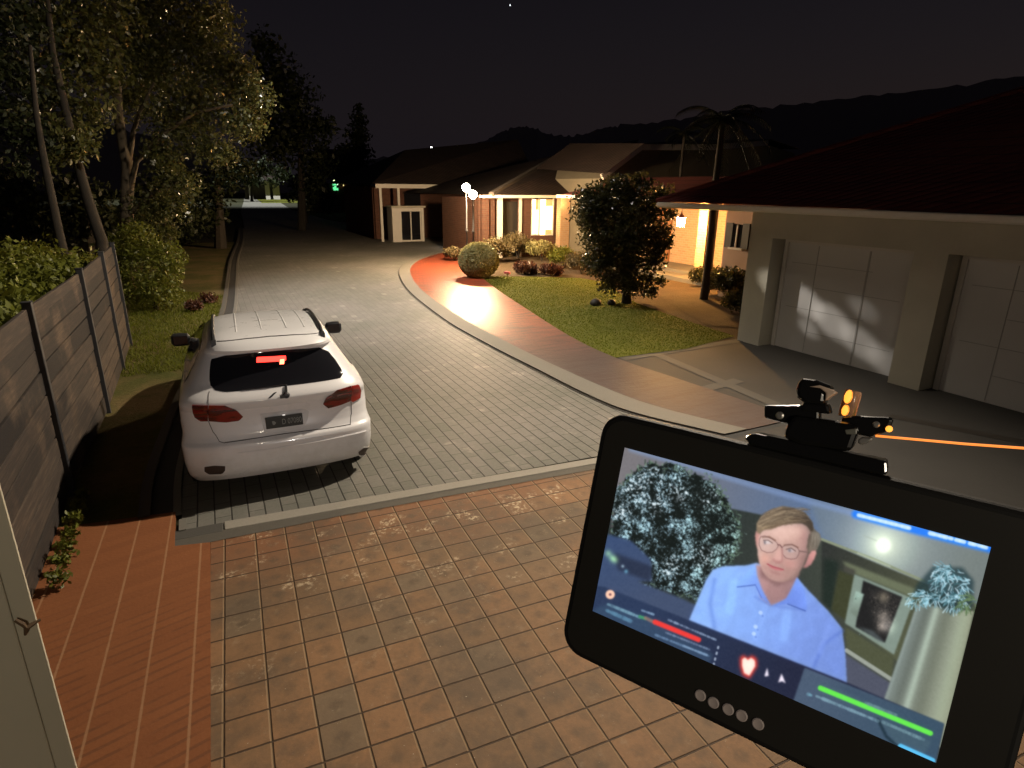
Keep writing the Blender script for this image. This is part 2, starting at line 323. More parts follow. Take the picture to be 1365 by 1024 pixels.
moon = lamp('moon', 'SUN', (0, 0, 30), .004, (1, .93, .85)); moon.data.angle = R(.5); moon.rotation_euler = (R(42), 0, R(95))
lamp('yard_floodlight', 'SPOT', (6.9, 6.7, 7.6), 4300, (1., .86, .68), .10, (.2, 7.2, 0), 144, .85)
lamp('car_rear_fill', 'SPOT', (1.0, -4.0, .7), 460, (1., .92, .86), .12, (.75, 6.1, .95), 17, .7)  # unseen low spot added to fill the back of the car
lamp('veranda_light', 'POINT', (-.3, -2.4, 3.5), 120, (1., .86, .66), .12)
lamp('street_light', 'SPOT', (3.5, 16.4, 9.5), 6000, (1., .92, .84), .12, (5.6, 16.6, 0), 92, 1.)
for yy_, zz_, pw_, an_ in ((7.75, .98, 3600, 2.7), (7.15, .72, 3600, 2.7), (6.55, .46, 2800, 2.4), (6.0, .22, 2200, 2.2), (7.6, .5, 2200, 1.5), (6.6, 1.05, 1300, 1.7)): lamp('door_streak_spot', 'SPOT', (3.6, 17.0, 6.0), pw_, (1., .93, .85), .06, (10.28, yy_, zz_), an_, .8)  # unseen narrow beams added in a chain to draw the garage door streak
lamp('far_street_light', 'SPOT', (12.5, 128., 40.), 130000, (.95, .97, .9), .2, (12.5, 128., 0), 86, .5)

# ---------------------------------------------------------------- SETTING
g = MB(); g.sheet([(-400, -60), (400, -60), (400, 900), (-400, 900)], -.03); struct(g.build('ground', M['far_ground']))
def curve(pts, k=6):
    out = []; P = [Vector((*p[:2], 0)) for p in pts]
    for i in range(len(P)-1):
        a, b, c, d = P[max(i-1, 0)], P[i], P[i+1], P[min(i+2, len(P)-1)]
        for j in range(k):
            t = j/k; out.append(.5*((2*b)+(c-a)*t+(2*a-5*b+4*c-d)*t*t+(3*b-a-3*c+d)*t**3))
    out.append(P[-1]); return [(q.x, q.y) for q in out]
KI = curve([(5.75, 5.2), (5.22, 6.3), (5.06, 7.2), (5.03, 8.8), (5.01, 10.8), (5.11, 13.5), (5.72, 18.2), (6.85, 22.6), (8.3, 25.6), (10.2, 28.0), (12.6, 30.4)])
KO = curve([(6.15, 5.2), (5.68, 6.3), (5.5, 7.2), (5.42, 8.8), (5.42, 10.7), (5.54, 13.6), (6.1, 18.1), (7.2, 22.4), (8.62, 25.4), (10.5, 27.75), (12.9, 30.1)])
PR = curve([(7.1, 5.2), (6.86, 7.4), (6.72, 8.86), (6.88, 10.7), (7.55, 14.0), (8.2, 17.0), (8.95, 19.8), (9.9, 22.3), (11.0, 24.2), (12.4, 25.9), (15.2, 28.)])
LK = curve([(-.42, 6.06), (-.38, 7.5), (0., 11.), (.72, 16.), (1.2, 22.), (1.72, 28.8), (2.8, 40.), (4.3, 60.), (6.0, 85.), (10.2, 135.), (14.5, 190.)])
# road of grey pavers
rd = [(5.75, 5.2)]+[(5.3, 5.2), (3.9, 5.40), (-.42, 5.70)]+LK[1:]+[(21., 190.), (16.5, 135.), (12., 85.), (11.5, 60.), (13., 38.), (15., 33.)]+KI[::-1]
m = MB(); m.sheet(rd, .0); struct(m.build('road', M['road']))
def strip(A, B, z0, z1, name, mat):
    m = MB(); n = min(len(A), len(B))
    vs = [(p[0], p[1], z1) for p in A]+[(p[0], p[1], z1) for p in B]+[(p[0], p[1], z0) for p in A]+[(p[0], p[1], z0) for p in B]
    fs = []
    for i in range(n-1): fs += [(i, i+1, n+i+1, n+i), (2*n+i, 2*n+i+1, i+1, i), (n+i, n+i+1, 3*n+i+1, 3*n+i)]
    fs += [(0, n, 3*n, 2*n), (n-1, 3*n-1, 4*n-1, 2*n-1)]
    m.add(vs, fs); return struct(m.build(name, mat))
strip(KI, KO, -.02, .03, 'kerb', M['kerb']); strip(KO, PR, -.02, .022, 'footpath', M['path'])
KG = [(x-.045, y) for x, y in KI]; strip(KG, KI, -.02, .006, 'gutter_line', M['trim_dark'])
LK2 = [(x-.36, y) for x, y in LK[:40]]; strip(LK2, [(x-.26, y) for x, y in LK[:40]], -.02, .045, 'kerb', M['kerb_dark']); strip([(x-.26, y) for x, y in LK[:40]], [(x-.07, y) for x, y in LK[:40]], -.02, .012, 'drain_or_shade_strip', M['conc']); strip([(x-.07, y) for x, y in LK[:40]], LK[:40], -.02, .022, 'kerb', M['kerb'])
# driveway of square tiles in front of the photographer
m = MB(); m.sheet([(-.30, 2.0), (-.28, 3.), (-.19, 5.41), (1.0, 5.37), (3.9, 5.14), (5.3, 5.0), (5.1, -6.), (-.6, -6.)], .010); struct(m.build('driveway', M['tiles']))
m = MB(); m.add([(-.07, 5.52, .02), (5.3, 5.087, .02), (5.3, 5.22, .02), (-.07, 5.68, .02), (-.07, 5.52, -.02), (5.3, 5.087, -.02), (5.3, 5.22, -.02), (-.07, 5.68, -.02)], [(0, 1, 2, 3), (0, 4, 5, 1), (3, 2, 6, 7), (0, 3, 7, 4), (1, 5, 6, 2)]); struct(m.build('kerb', M['kerb_light'], bevel=.008))
m = MB(); m.box((-.28, 5.6, 0), (.40, .17, .032), R(-3)); struct(m.build('kerb', M['conc_band'], bevel=.008))
m = MB(); m.sheet([(-.5, 5.36), (-.2, 5.36), (1.0, 5.31), (3.9, 5.08), (5.3, 4.96), (5.3, 5.10), (3.9, 5.22), (-.07, 5.53), (-.5, 5.53)], .014); struct(m.build('edging', M['kerb_dark']))
m = MB(); m.box((-.41, 5.78, 0), (.06, .22, .05)); struct(m.build('kerb', M['kerb']))
m = MB(); m.add([(-1.42, .5, .03), (-.36, .5, .03), (-.195, 5.33, .03), (-.47, 5.40, .03), (-.47, 6.05, .03), (-1.42, 6.2, .03), (-.36, .5, -.02), (-.195, 5.33, -.02), (-.47, 5.40, -.02), (-.47, 6.05, -.02), (-1.42, 6.2, -.02)], [(0, 1, 2, 3, 4, 5), (1, 6, 7, 2), (2, 7, 8, 3), (3, 8, 9, 4), (4, 9, 10, 5)]); struct(m.build('walkway', M['walk']))
# verge between fence and road
m = MB(); m.grid([[(-1.6 if y < 14 else -1.6-(y-14)*.5, y, .004), (x-.33, y, .004)] for x, y in [(-.42, 6.0)]+LK[:36]]); struct(m.build('grass_verge', M['verge']))
# lawn and planted ground on the right
lw = [p for p in PR if p[1] > 8.7 and p[1] < 19.9]
lawn = lw+[(9.3, 19.6), (10.6, 18.9), (11.9, 18.0), (12.2, 16.6), (11.3, 15.), (10.6, 13.), (10.3, 11.), (10.1, 9.2), (8.4, 8.8)]
m = MB(); m.sheet(lawn, .02); struct(m.build('lawn', M['lawn']))
m = MB(); m.sheet([p for p in PR if p[1] >= 8.7]+[(15.5, 27.2), (22, 25), (20, 12), (14, 9.02), (10.2, 9.02)], .012); struct(m.build('garden_bed', M['soil']))
m = MB(); m.sheet([(7.1, 5.2), (6.86, 7.4), (6.72, 8.84), (10.12, 8.98), (10.4, 8.98), (10.4, -8.), (5.1, -8.), (5.3, 5.02), (5.5, 5.21)], .006); struct(m.build('concrete_apron', M['conc']))
for a, b in (((6.8, 8.75), (10.1, 8.9)), ((7.6, 8.75), (7.3, 5.6)), ((6.95, 6.75), (7.75, 6.85))):
    m = MB(); a = Vector((*a, 0)); b = Vector((*b, 0)); d = (b-a).normalized(); q = Vector((-d.y, d.x, 0))*.11
    m.sheet([a-q, b-q, b+q, a+q], .012+.002*a.x/10); struct(m.build('concrete_band', M['conc_band']))
a, b = at(1185, 555), at(1400, 597); m = MB(); d = (b-a).normalized(); q = Vector((-d.y, d.x, 0))*.09; m.sheet([a-q, b-q, b+q, a+q], .010); struct(m.build('drain_or_shade_strip', M['trim_dark']))  # dark ground strip standing in for the shadow along the apron edge
m = MB(); m.sheet([(11.6, 9.1), (13.9, 12.6), (14.1, 19.), (12.6, 17.5), (12.0, 14.), (10.3, 10.2)], .026); struct(m.build('porch_path', M['soil']))
# grass on lawn
pl = np.array(lawn); 
def inpoly(P, poly):
    c = np.zeros(len(P), bool); n = len(poly)
    for i in range(n):
        x1, y1 = poly[i][:2]; x2, y2 = poly[(i+1) % n][:2]
        k = ((y1 > P[:, 1]) != (y2 > P[:, 1])); xx = (x2-x1)*(P[:, 1]-y1)/((y2-y1) if y2 != y1 else 1e-9)+x1; c ^= k & (P[:, 0] < xx)
    return c
def blades(name, poly, n, h, mat, z):
    poly = [tuple(p) for p in poly]; a = np.array([p[:2] for p in poly]); P = a.min(0)+rng.random((n, 2))*(a.max(0)-a.min(0)); P = P[inpoly(P, poly)]; n = len(P)
    th = rng.random(n)*6.28; w = .006+.006*rng.random(n); hh = h*(.5+rng.random(n)); t = rng.normal(size=(n, 2))*.5*hh[:, None]
    b0 = np.c_[P[:, 0]+np.cos(th)*w, P[:, 1]+np.sin(th)*w, np.full(n, z)]; b1 = np.c_[P[:, 0]-np.cos(th)*w, P[:, 1]-np.sin(th)*w, np.full(n, z)]; tp = np.c_[P+t, z+hh]
    V = np.stack([b0, b1, tp], 1).reshape(-1, 3); me = bpy.data.meshes.new(name); me.vertices.add(3*n); me.vertices.foreach_set('co', V.ravel()); me.loops.add(3*n); me.loops.foreach_set('vertex_index', np.arange(3*n, dtype=np.int32)); me.polygons.add(n); me.polygons.foreach_set('loop_start', np.arange(0, 3*n, 3, dtype=np.int32)); me.update(calc_edges=True)
    me.materials.append(mat); o = bpy.data.objects.new(name, me); COL.objects.link(o); return o
tag(blades('lawn_grass', lawn, 60000, .02, M['grass_blade'], .02), 'short mown green grass on the lawn by the footpath', 'grass', kind='stuff')
tag(blades('verge_grass', [(-1.35, 11.3), (-.3, 11.3), (.15, 14.), (.6, 19.), (-1.8, 22.), (-1.4, 14.)], 22000, .06, M['grass_blade'], .004), 'rough patchy grass between the timber fence and the road', 'grass', kind='stuff')
# ---------------------------------------------------------------- FENCE
fn = thing('timber_fence', 'weathered grey timber plank fence with dark metal posts along the left side', 'fence', (-1.42, 0, 0))
PY = [1.3, 4.25, 6.92, 9.52, 11.8, 13.6]
def fx(y): return (-1.42+.10*max(0, min(1, (y-7)/3.)))+1.42
for i, y in enumerate(PY):
    m = MB(); m.box((fx(y)+.015, y, .96), (.075, .075, 2.0)); m.box((fx(y)+.015, y, 1.965), (.085, .085, .012)); m.build('post', M['fence_post'], fn, bevel=.006)
for a, b in zip(PY[:-1], PY[1:]):
    m = MB(); z = .02
    while z < 1.86:
        h = .205+.02*rng.random(); jt = .012*(rng.random()-.5); j2 = .012*(rng.random()-.5)
        p = Vector((fx(a)-.01+jt, a+.02, min(z+h/2, 1.80))); q = Vector((fx(b)-.01+j2, b-.02, min(z+h/2, 1.80)+.012*(rng.random()-.5)))
        m.bar(p, q, .035, h-.014); z += h+.004
    m.build('plank_panel', M['plank'], fn, bevel=.006)
# small weeds at the foot of the fence
for i, (y, r) in enumerate(((5.15, .10), (5.4, .07), (5.62, .10), (5.85, .07), (6.1, .09), (6.38, .08), (6.62, .07))):
    C = lump((0, 0, .10), r, 190, .2, .9); C[:, 2] = np.abs(C[:, 2])+.03
    o = leaves('weed', C, .02, M['leaf_hedge']); o.location = (-1.27+.02*rng.random(), y, 0)
    lab = ['leafy weed at the foot of the fence nearest to the porch post', 'second leafy weed from the porch post along the fence foot', 'third leafy weed from the porch post along the fence foot', 'fourth weed from the porch post, in the middle of the row along the fence', 'third weed from the car shadow end of the row at the fence foot', 'second weed from the dark car shadow at the fence foot', 'leafy weed at the fence foot right beside the dark car shadow'][i]
    tag(o, lab, 'weed', 'weeds along the fence foot')

# ---------------------------------------------------------------- TREES AND SHRUBS
def pxlumps(L, Y, mat, name, parent, size, dens, shell=.35):
    C = []
    for (px, py, r, dy) in L:
        c = atY(px, py, Y+dy); rad = r/FPX*(c-EYE).dot(FW); c -= parent.location
        C.append(lump(tuple(c), rad, int(dens*rad*rad), shell, .9))
    return leaves(name, np.concatenate(C), size, mat, parent)
def trunk(parent, name, pts, Y, r0, r1, mat, n=8):
    P = [atY(px, py, Y+dy)-parent.location for px, py, dy in pts]; k = len(P)
    m = MB(); m.tube(P, [r0+(r1-r0)*i/(k-1) for i in range(k)], n); return m.build(name, mat, parent, smooth=True, ang=80)
Y = 19.5; b = atY(168, 345, Y); base = (b.x, b.y, 0)
t1 = thing('leafy_tree', 'tall tree with pale forked trunk and glossy leaves behind the end of the fence', 'tree', base)
m = MB(); P0 = Vector((0, 0, 0)); P1 = b-Vector(base)
m.tube([P0, P1]+[atY(px, py, Y)-Vector(base) for px, py in ((169, 280), (170, 220), (163, 190), (157, 150), (155, 100), (152, 40), (150, -40))], [.2, .17, .16, .15, .12, .11, .10, .08, .05], 9); m.build('trunk', M['bark'], t1, smooth=True, ang=80)
for pts in (((170, 225, 0), (178, 175, 0), (186, 150, -.3), (205, 110, -.6)), ((172, 260, 0), (182, 215, -.3), (215, 180, -.8), (260, 150, -1.2), (310, 140, -1.2)), ((168, 290, 0), (200, 260, -.5), (240, 240, -.9))):
    trunk(t1, 'limb', pts, Y, .08, .03, M['bark'], 6)
pxlumps([(335, 130, 36, -.6), (318, 165, 30, -.8), (340, 170, 22, -.6), (300, 95, 48, -.3), (255, 55, 55, 0), (215, 95, 55, .2), (270, 140, 45, -.8), (232, 165, 45, -.6), (275, 195, 34, -.9), (300, 205, 20, -.9), (215, 205, 32, -.6), (180, 60, 60, .5), (225, 235, 30, -.8), (250, 245, 20, -1.), (205, 275, 36, -.4), (185, 310, 26, -.3), (232, 275, 26, -.6), (225, 310, 18, -.6), (200, 0, 70, .6), (285, 25, 40, .3), (320, 100, 25, -.5), (180, 130, 40, .6)], Y, M['leaf_olive'], 'crown', t1, .056, 1900, .2)
Y2 = 16.2; b2 = atY(135, 315, Y2); base = (b2.x-.45, b2.y, 0)
t2 = thing('leaning_tree', 'dim slender tree with trunk leaning left above the hedge, right one of two', 'tree', base)
m = MB(); m.tube([Vector((.1, 0, 0))]+[atY(px, py, Y2)-Vector(base) for px, py in ((136, 322), (118, 270), (100, 205), (88, 150), (70, 70), (60, -30))], [.13, .12, .105, .09, .08, .06, .04], 8); m.build('trunk', M['bark_dark'], t2, smooth=True, ang=80)
pxlumps([(120, 145, 40, .5), (90, 180, 36, 0), (60, 120, 55, .8), (110, 75, 60, 1.), (140, 100, 35, 1.2), (60, 30, 70, 1.), (130, 20, 60, 1.2), (85, 205, 22, -.2), (110, 195, 26, -.4), (70, 215, 18, -.3)], Y2, M['leaf_olive'], 'crown', t2, .056, 1500, .2)
Y3 = 15.2; b3 = atY(80, 318, Y3); base = (b3.x, b3.y, 0)
t3 = thing('leaning_tree', 'dim slender tree with thin trunk above the hedge, left one of two', 'tree', base)
m = MB(); m.tube([Vector((.05, 0, 0))]+[atY(px, py, Y3)-Vector(base) for px, py in ((80, 318), (68, 260), (57, 205), (48, 150), (40, 60))], [.10, .085, .075, .065, .05, .03], 8); m.build('trunk', M['bark_dark'], t3, smooth=True, ang=80)
pxlumps([(45, 190, 30, .3), (15, 170, 50, .5), (20, 90, 60, .8), (-30, 120, 70, .8), (10, 20, 60, .8), (-60, 40, 80, .5), (30, 225, 18, 0)], Y3, M['leaf_dark'], 'crown', t3, .056, 1300, .2)
# hedge behind the fence
hd = thing('hedge', 'bushy green hedge rising behind the timber fence', 'hedge', (-2.5, 10.5, 0))
C = []
for y in np.arange(3.0, 15., .45):
    for x in (-.75, -.05, .55):
        zt = 2.05+.10*math.sin(y*1.7+x)-.02*(y-5)+(-.1 if x > .3 else .1)+.12*(rng.random()-.5)
        C.append(lump((x, y-10.5, zt-.38), .46, 300, .5)); C.append(lump((x, y-10.5, zt-1.1), .5, 60, .5))
leaves('foliage', np.concatenate(C), .045, M['leaf_hedge'], hd)
for y in np.arange(3.5, 15, 1.1): m = MB(); m.tube([(0, y-10.5, 0), (.05, y-10.4, .8), (-.1, y-10.6, 1.6)], [.04, .03, .015], 6); m.build('stem', M['bark_dark'], hd)
# bush at the end of the fence
bs = thing('round_bush', 'rounded green bush on the verge at the far end of the timber fence', 'bush', (-1.0, 17.6, 0))
C = [lump((0, 0, .9), .75, 2600, .6, 1.1), lump((-.15, .1, 1.6), .55, 1400, .5), lump((.45, -.1, 1.25), .45, 900, .5), lump((-.4, -.2, .7), .55, 1000, .5), lump((.2, -.3, .5), .5, 900, .5), lump((-.5, .2, 1.5), .4, 700, .5)]
leaves('foliage', np.concatenate(C), .042, M['leaf_hedge'], bs); m = MB(); m.tube([(0, 0, 0), (0, 0, .8)], [.07, .04], 7); m.build('stem', M['bark_dark'], bs)
for i, (x, y, r) in enumerate(((-.15, 16.9, .22), (.2, 17.9, .25))):
    o = leaves('low_plant', lump((0, 0, .12), r, 800, .05, .7), .04, M['leaf_red']); o.location = (x, y, .02); tag(o, ['low reddish plant at the foot of the round bush, nearer the car', 'low reddish plant on the verge just beyond the round bush'][i], 'plant', 'reddish plants by the round bush')
# dark trees far behind on the left
def far_tree(name, label, px, pbase, Y, lumps, mat, size, dens, kind=None, trunk_top=None):
    q = atY(px, pbase, Y); o = thing(name, label, 'tree', (q.x, q.y, 0), group='dark trees beyond the bend of the road')
    pxlumps(lumps, Y, mat, 'crown', o, size, dens*3, .2); tt = atY(px, trunk_top, Y)-Vector((q.x, q.y, 0)); m = MB(); m.tube([(0, 0, 0), tt*.5, tt], [.3, .22, .1], 8); m.build('trunk', M['bark_dark'], o, smooth=True); return o
far_tree('broad_tree', 'huge black rounded tree behind the glossy leafy tree, left of the pointed one', 400, 280, 46., [(385, 130, 45, 0), (400, 175, 45, 0), (365, 100, 40, 1), (420, 215, 30, 0), (370, 190, 50, 1), (355, 60, 25, 1), (430, 170, 22, 0), (340, 150, 45, 2), (415, 245, 24, 0)], M['leaf_dark'], .16, 75, trunk_top=120)
far_tree('conifer', 'black pointed tree standing against the sky left of the far house', 478, 250, 60., [(478, 145, 8, 0), (478, 160, 13, 0), (477, 180, 19, 0), (476, 203, 24, 0), (474, 225, 28, 0), (450, 230, 20, 0), (455, 200, 10, 0)], M['leaf_dark'], .18, 90, trunk_top=150)
far_tree('street_tree', 'black low tree overhanging the left kerb where the road darkens', 290, 300, 34., [(300, 235, 30, 0), (275, 260, 36, 0), (310, 215, 24, 1), (255, 290, 34, -2), (285, 290, 20, 0), (330, 225, 20, 2), (245, 240, 30, 0)], M['leaf_dark'], .11, 110, trunk_top=240)
far_tree('street_tree', 'black bushy tree on the right of the brightly lit far stretch of road', 405, 285, 55., [(405, 255, 18, 0), (420, 262, 18, 0), (395, 245, 14, 0), (435, 258, 14, 0), (412, 275, 14, 0), (440, 275, 16, 0), (390, 262, 10, 0), (425, 240, 14, 1)], M['leaf_dark'], .16, 75, trunk_top=260)
far_tree('street_tree', 'black tree closing off the street beyond its lit stretch', 335, 262, 130., [(325, 230, 20, 0), (350, 225, 20, 0), (375, 232, 16, 0), (300, 240, 20, 0), (345, 240, 10, 4), (365, 243, 9, 4)], M['leaf_dark'], .4, 14, trunk_top=240)
far_tree('street_tree', 'black leafy tree in the darkness behind the hedge, left of the leaning trunks', 20, 300, 27., [(10, 250, 40, 0), (40, 265, 40, 0), (-30, 240, 50, 0), (0, 290, 40, 0), (50, 300, 30, 0)], M['leaf_dark'], .10, 120, trunk_top=220)
far_tree('street_tree', 'black leafy tree in the darkness behind the hedge, between leaning and forked trunks', 110, 300, 26., [(95, 255, 40, 0), (130, 270, 40, 0), (150, 300, 36, 0), (80, 295, 36, 0), (120, 310, 30, 0)], M['leaf_dark'], .10, 120, trunk_top=230)
far_tree('street_tree', 'black leafy tree filling the dark gap behind the forked pale trunk', 215, 300, 29., [(195, 260, 34, 0), (225, 250, 36, 0), (205, 300, 34, 0), (240, 290, 30, 0), (180, 310, 24, 0)], M['leaf_dark'], .10, 120, trunk_top=230)
# low dark shrubs along the left kerb
for i, (px, py, r) in enumerate(((262, 325, .9), (285, 312, 1.1), (300, 300, 1.2), (225, 345, .8))):
    q = at(px, py); o = leaves('kerb_shrub', np.concatenate([lump((0, 0, r*.7), r, 1100, .4, .9), lump((-.6, .5, r*.8), r*.9, 700, .4)]), .06, M['leaf_dark']); o.location = (q.x-.5, q.y, 0)
    tag(o, ['dark shrub on the left verge just past the round bush', 'dark shrub on the left verge halfway along the shaded kerb', 'farthest dark shrub by the left kerb before the road turns black', 'dark shrub tucked behind the round bush at the fence end'][i], 'shrub', 'dark shrubs on the left verge')
# clipped ball and garden bed shrubs
ba = thing('clipped_ball_shrub', 'large clipped ball shaped shrub beside the red brick footpath', 'shrub', (8.75, 19.55, 0))
d = rng.normal(size=(20000, 3)); d /= np.linalg.norm(d, axis=1)[:, None]; q = .70-.14*rng.random(20000)**2
C = d*q[:, None]*np.array([1, 1, .88])+np.array([0, 0, .60]); leaves('foliage', C[C[:, 2] > .03], .034, M['leaf_ball'], ba); m = MB(); m.tube([(0, 0, 0), (0, 0, .5)], [.08, .05], 8); m.build('stem', M['bark_dark'], ba)
SH = [(662, 350, .75, 1.15, 'leaf_grey', 'pale leafy shrub right behind the clipped ball shrub'), (690, 345, .8, 1.25, 'leaf_grey', 'tallest feathery shrub in front of the dark doorway of the far brick house'), (722, 348, .7, .95, 'leaf_ball', 'green shrub under the brightly lit window'), (752, 358, .65, .85, 'leaf_hedge', 'green shrub below the glowing brick column'), (775, 366, .6, .9, 'leaf_grey', 'shrub between the glowing column and the dark lawn tree'), (700, 366, .45, .45, 'leaf_red', 'low reddish bush at the back edge of the lawn, left one'), (735, 368, .42, .42, 'leaf_red', 'low reddish bush at the back edge of the lawn, right one'), (606, 348, .5, .6, 'leaf_grey', 'small shrub in front of the low brick wall by the lamps'), (640, 338, .6, .8, 'leaf_ball', 'dim shrub at the foot of the two lamp posts')]
for px, py, r, h, mt, lab in SH:
    q = at(px, py); sh = thing('garden_shrub', lab, 'shrub', (q.x, q.y, 0), group='shrubs in the garden bed')
    C = [lump((r*.6*math.cos(k*2.1), r*.5*math.sin(k*2.1), h*(.45+.12*(k % 3))), r*(.5+.12*rng.random()), 420, .35, .85) for k in range(6)]
    C = np.concatenate(C); leaves('foliage', C[C[:, 2] > .02], .045, M[mt], sh); m = MB()
    for k in range(4): m.tube([(0, 0, 0), (r*.3*math.cos(k*1.7), r*.3*math.sin(k*1.7), h*.6)], [.03, .012], 5)
    m.build('stem', M['bark_dark'], sh)
q = at(676, 373); fl = thing('pink_flower', 'small bright pink flower at the edge of the lawn beside the clipped ball', 'flower', (q.x, q.y, .01))
m = MB(); [m.lathe([(.004, 0), (.07, .02), (.075, .05), (.01, .06)], 8, (.05*math.cos(k), .05*math.sin(k), .17+.03*(k % 2))) for k in (0, 1.3, 2.6, 3.9, 5.2)]; m.build('petal', plain('petal_pink', (.75, .16, .20), .5), fl, smooth=True); m = MB(); m.tube([(0, 0, 0), (.01, 0, .18)], .012, 6); m.build('stem', M['leaf_hedge'], fl)
# dark tree on the lawn
T = Vector((10.41, 13.37, 0)); lt = thing('lawn_tree', 'dark dense tree with short trunk standing at the right edge of the lawn', 'tree', T)
m = MB(); m.tube([(0, 0, 0), (-.02, 0, .35), (-.06, .05, .75), (-.1, .1, 1.3), (-.2, .2, 2.2)], [.15, .105, .095, .08, .04], 10); m.build('trunk', M['bark_dark'], lt, smooth=True, ang=80)
for a, b in (((-.06, .05, .7), (.6, -.3, 1.15)), ((-.06, .05, .75), (-.8, .2, 1.6)), ((-.08, .1, 1.), (.3, .6, 1.9)), ((-.08, .1, 1.), (-.4, -.6, 1.9))):
    m = MB(); a = Vector(a); b = Vector(b); m.tube([a, (a+b)/2+Vector((0, 0, .08)), b], [.05, .035, .015], 6); m.build('limb', M['bark_dark'], lt, smooth=True)
pxlumps([(828, 302, 56, .3), (832, 310, 40, -.4), (790, 275, 34, .2), (800, 270, 32, .2), (840, 262, 34, .2), (865, 285, 30, 0), (795, 315, 28, 0), (850, 325, 34, -.2), (880, 262, 22, .1), (820, 250, 22, .3), (785, 290, 20, .2), (810, 345, 26, 0), (838, 355, 28, 0), (870, 350, 20, -.1), (885, 310, 16, 0), (782, 262, 12, .3), (855, 243, 16, .2), (893, 285, 12, 0), (815, 374, 24, -.1), (848, 382, 18, -.3), (795, 350, 24, 0), (868, 388, 12, -.2), (835, 372, 20, -.5), (876, 335, 16, -.2), (888, 325, 13, -.2), (866, 372, 14, -.2), (880, 375, 10, -.2), (872, 320, 14, -.2)], T.y, M['leaf_front'], 'crown', lt, .045, 4200, .15)
# palms beside the roof
def palm(label, px, pbase, X0, h, r, n, fl):
    o = thing('palm_tree', label, 'palm', (*X0, 0), group='palms beside the garage roof')
    m = MB(); m.tube([(0, 0, 0), (.02, 0, h*.3), (.0, .02, h*.7), (0, 0, h)], [r*1.3, r, r*.9, r*.8], 9); m.build('trunk', M['bark_dark'], o, smooth=True, ang=80)
    for k in range(n):
        a = k*2.399; e = .9-1.3*(k/n); V = []; m = MB()
        for j in range(9):
            t = j/8; rad = fl*t; z = h+fl*(math.sin(e)*t*1.2-.75*t*t); V.append(Vector((math.cos(a)*rad*math.cos(e*.6), math.sin(a)*rad*math.cos(e*.6), z)))
        m.tube(V, [.018*(1-.8*j/8) for j in range(9)], 4)
        for j in range(1, 9):
            for u in (0, .33, .66):
                c = V[j-1].lerp(V[j], u); dr = (V[j]-V[j-1]).normalized(); sd = dr.cross(Vector((0, 0, 1))).normalized(); L = fl*.30*(1-.35*j/8)
                for sg in (-1, 1):
                    tip = c+sd*sg*L*.8+dr*L*.5-Vector((0, 0, L*.45)); wv = dr*.02
                    m.add([c-wv, c+wv, tip], [(0, 1, 2)])
        m.build('frond', M['frond'], o, fix=False)
palm('dark palm rising beyond the end of the garage roof', 938, 400, (12.82, 12.95), 4.75, .095, 17, 1.35)
palm('slender palm just left of the thicker palm, seen past the gutter', 905, 250, (atY(905, 250, 22.).x, 21.95), atY(905, 178, 22.).z, .075, 11, 1.3)
for i, (px, py, r, h) in enumerate(((955, 398, .5, .9), (935, 385, .45, .7), (985, 425, .45, .7), (968, 410, .45, 1.15))):
    q = at(px, py); sh = thing('porch_shrub', ['dark shrub beside the palm trunk near the porch', 'dark shrub left of the palm trunk at the end of the porch path', 'dark shrub against the corner of the garage', 'tall dark shrub in front of the shuttered window'][i], 'shrub', (q.x+.3, q.y+.2, 0), group='shrubs between garage and porch')
    C = np.concatenate([lump((r*.5*math.cos(k*2.1), r*.5*math.sin(k*2.1), h*(.4+.15*(k % 3))), r*.7, 420, .35, .9) for k in range(6)]); leaves('foliage', C[C[:, 2] > .02], .04, M['leaf_front'], sh)
    m = MB(); m.tube([(0, 0, 0), (0, 0, h*.5)], [.04, .02], 6); m.build('stem', M['bark_dark'], sh)
for i, (px, py, r) in enumerate(((794, 408, .17), (815, 407, .13))):
    q = at(px, py); m = MB(); m.lathe([(r*.7, -.02), (r, r*.3), (r*.8, r*.8), (r*.35, r*1.05), (.01, r*1.1)], 9, M=Matrix.Diagonal((1., .8, 1.)))
    o = m.build('garden_stone', M['trim_dark'], smooth=True, ang=70); o.location = (q.x, q.y, .02); tag(o, ['larger dark stone lying on the lawn left of the tree trunk', 'smaller dark stone on the lawn next to the tree trunk'][i], 'stone', 'stones on the lawn')
# ---------------------------------------------------------------- CAR
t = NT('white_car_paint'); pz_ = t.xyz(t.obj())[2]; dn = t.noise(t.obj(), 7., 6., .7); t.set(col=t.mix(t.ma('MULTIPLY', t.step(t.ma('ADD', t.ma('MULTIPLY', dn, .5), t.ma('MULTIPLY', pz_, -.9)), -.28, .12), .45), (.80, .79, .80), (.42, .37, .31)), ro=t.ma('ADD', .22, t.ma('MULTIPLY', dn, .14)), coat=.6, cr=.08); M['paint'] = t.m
M['tail_red'] = plain('tail_lamp_red', (.20, .008, .010), .12, .1, spec=.6, coat=.5); M['tail_red_light_side'] = plain('tail_lamp_light_side', (.30, .022, .016), .15, .1, coat=.5)
t = NT('tail_lens'); vo = t.n('TexVoronoi'); t.put(vo.inputs['Vector'], t.obj()); vo.inputs['Scale'].default_value = 60; t.bump(vo.outputs['Distance'], .5, .004); t.set(col=t.mix(t.step(t.noise(t.map(t.obj(), sc=(1, 1, 6)), 5., 2.), .45, .6), (.07, .004, .005), (.20, .012, .011)), ro=.15, spec=.6, coat=.8); M['tail_red'] = t.m
M['tyre'] = plain('tyre_rubber', (.02, .02, .02), .85); M['alloy'] = plain('alloy', (.5, .5, .52), .3, .05, met=1.); M['black_trim'] = plain('black_trim', (.018, .018, .02), .45)
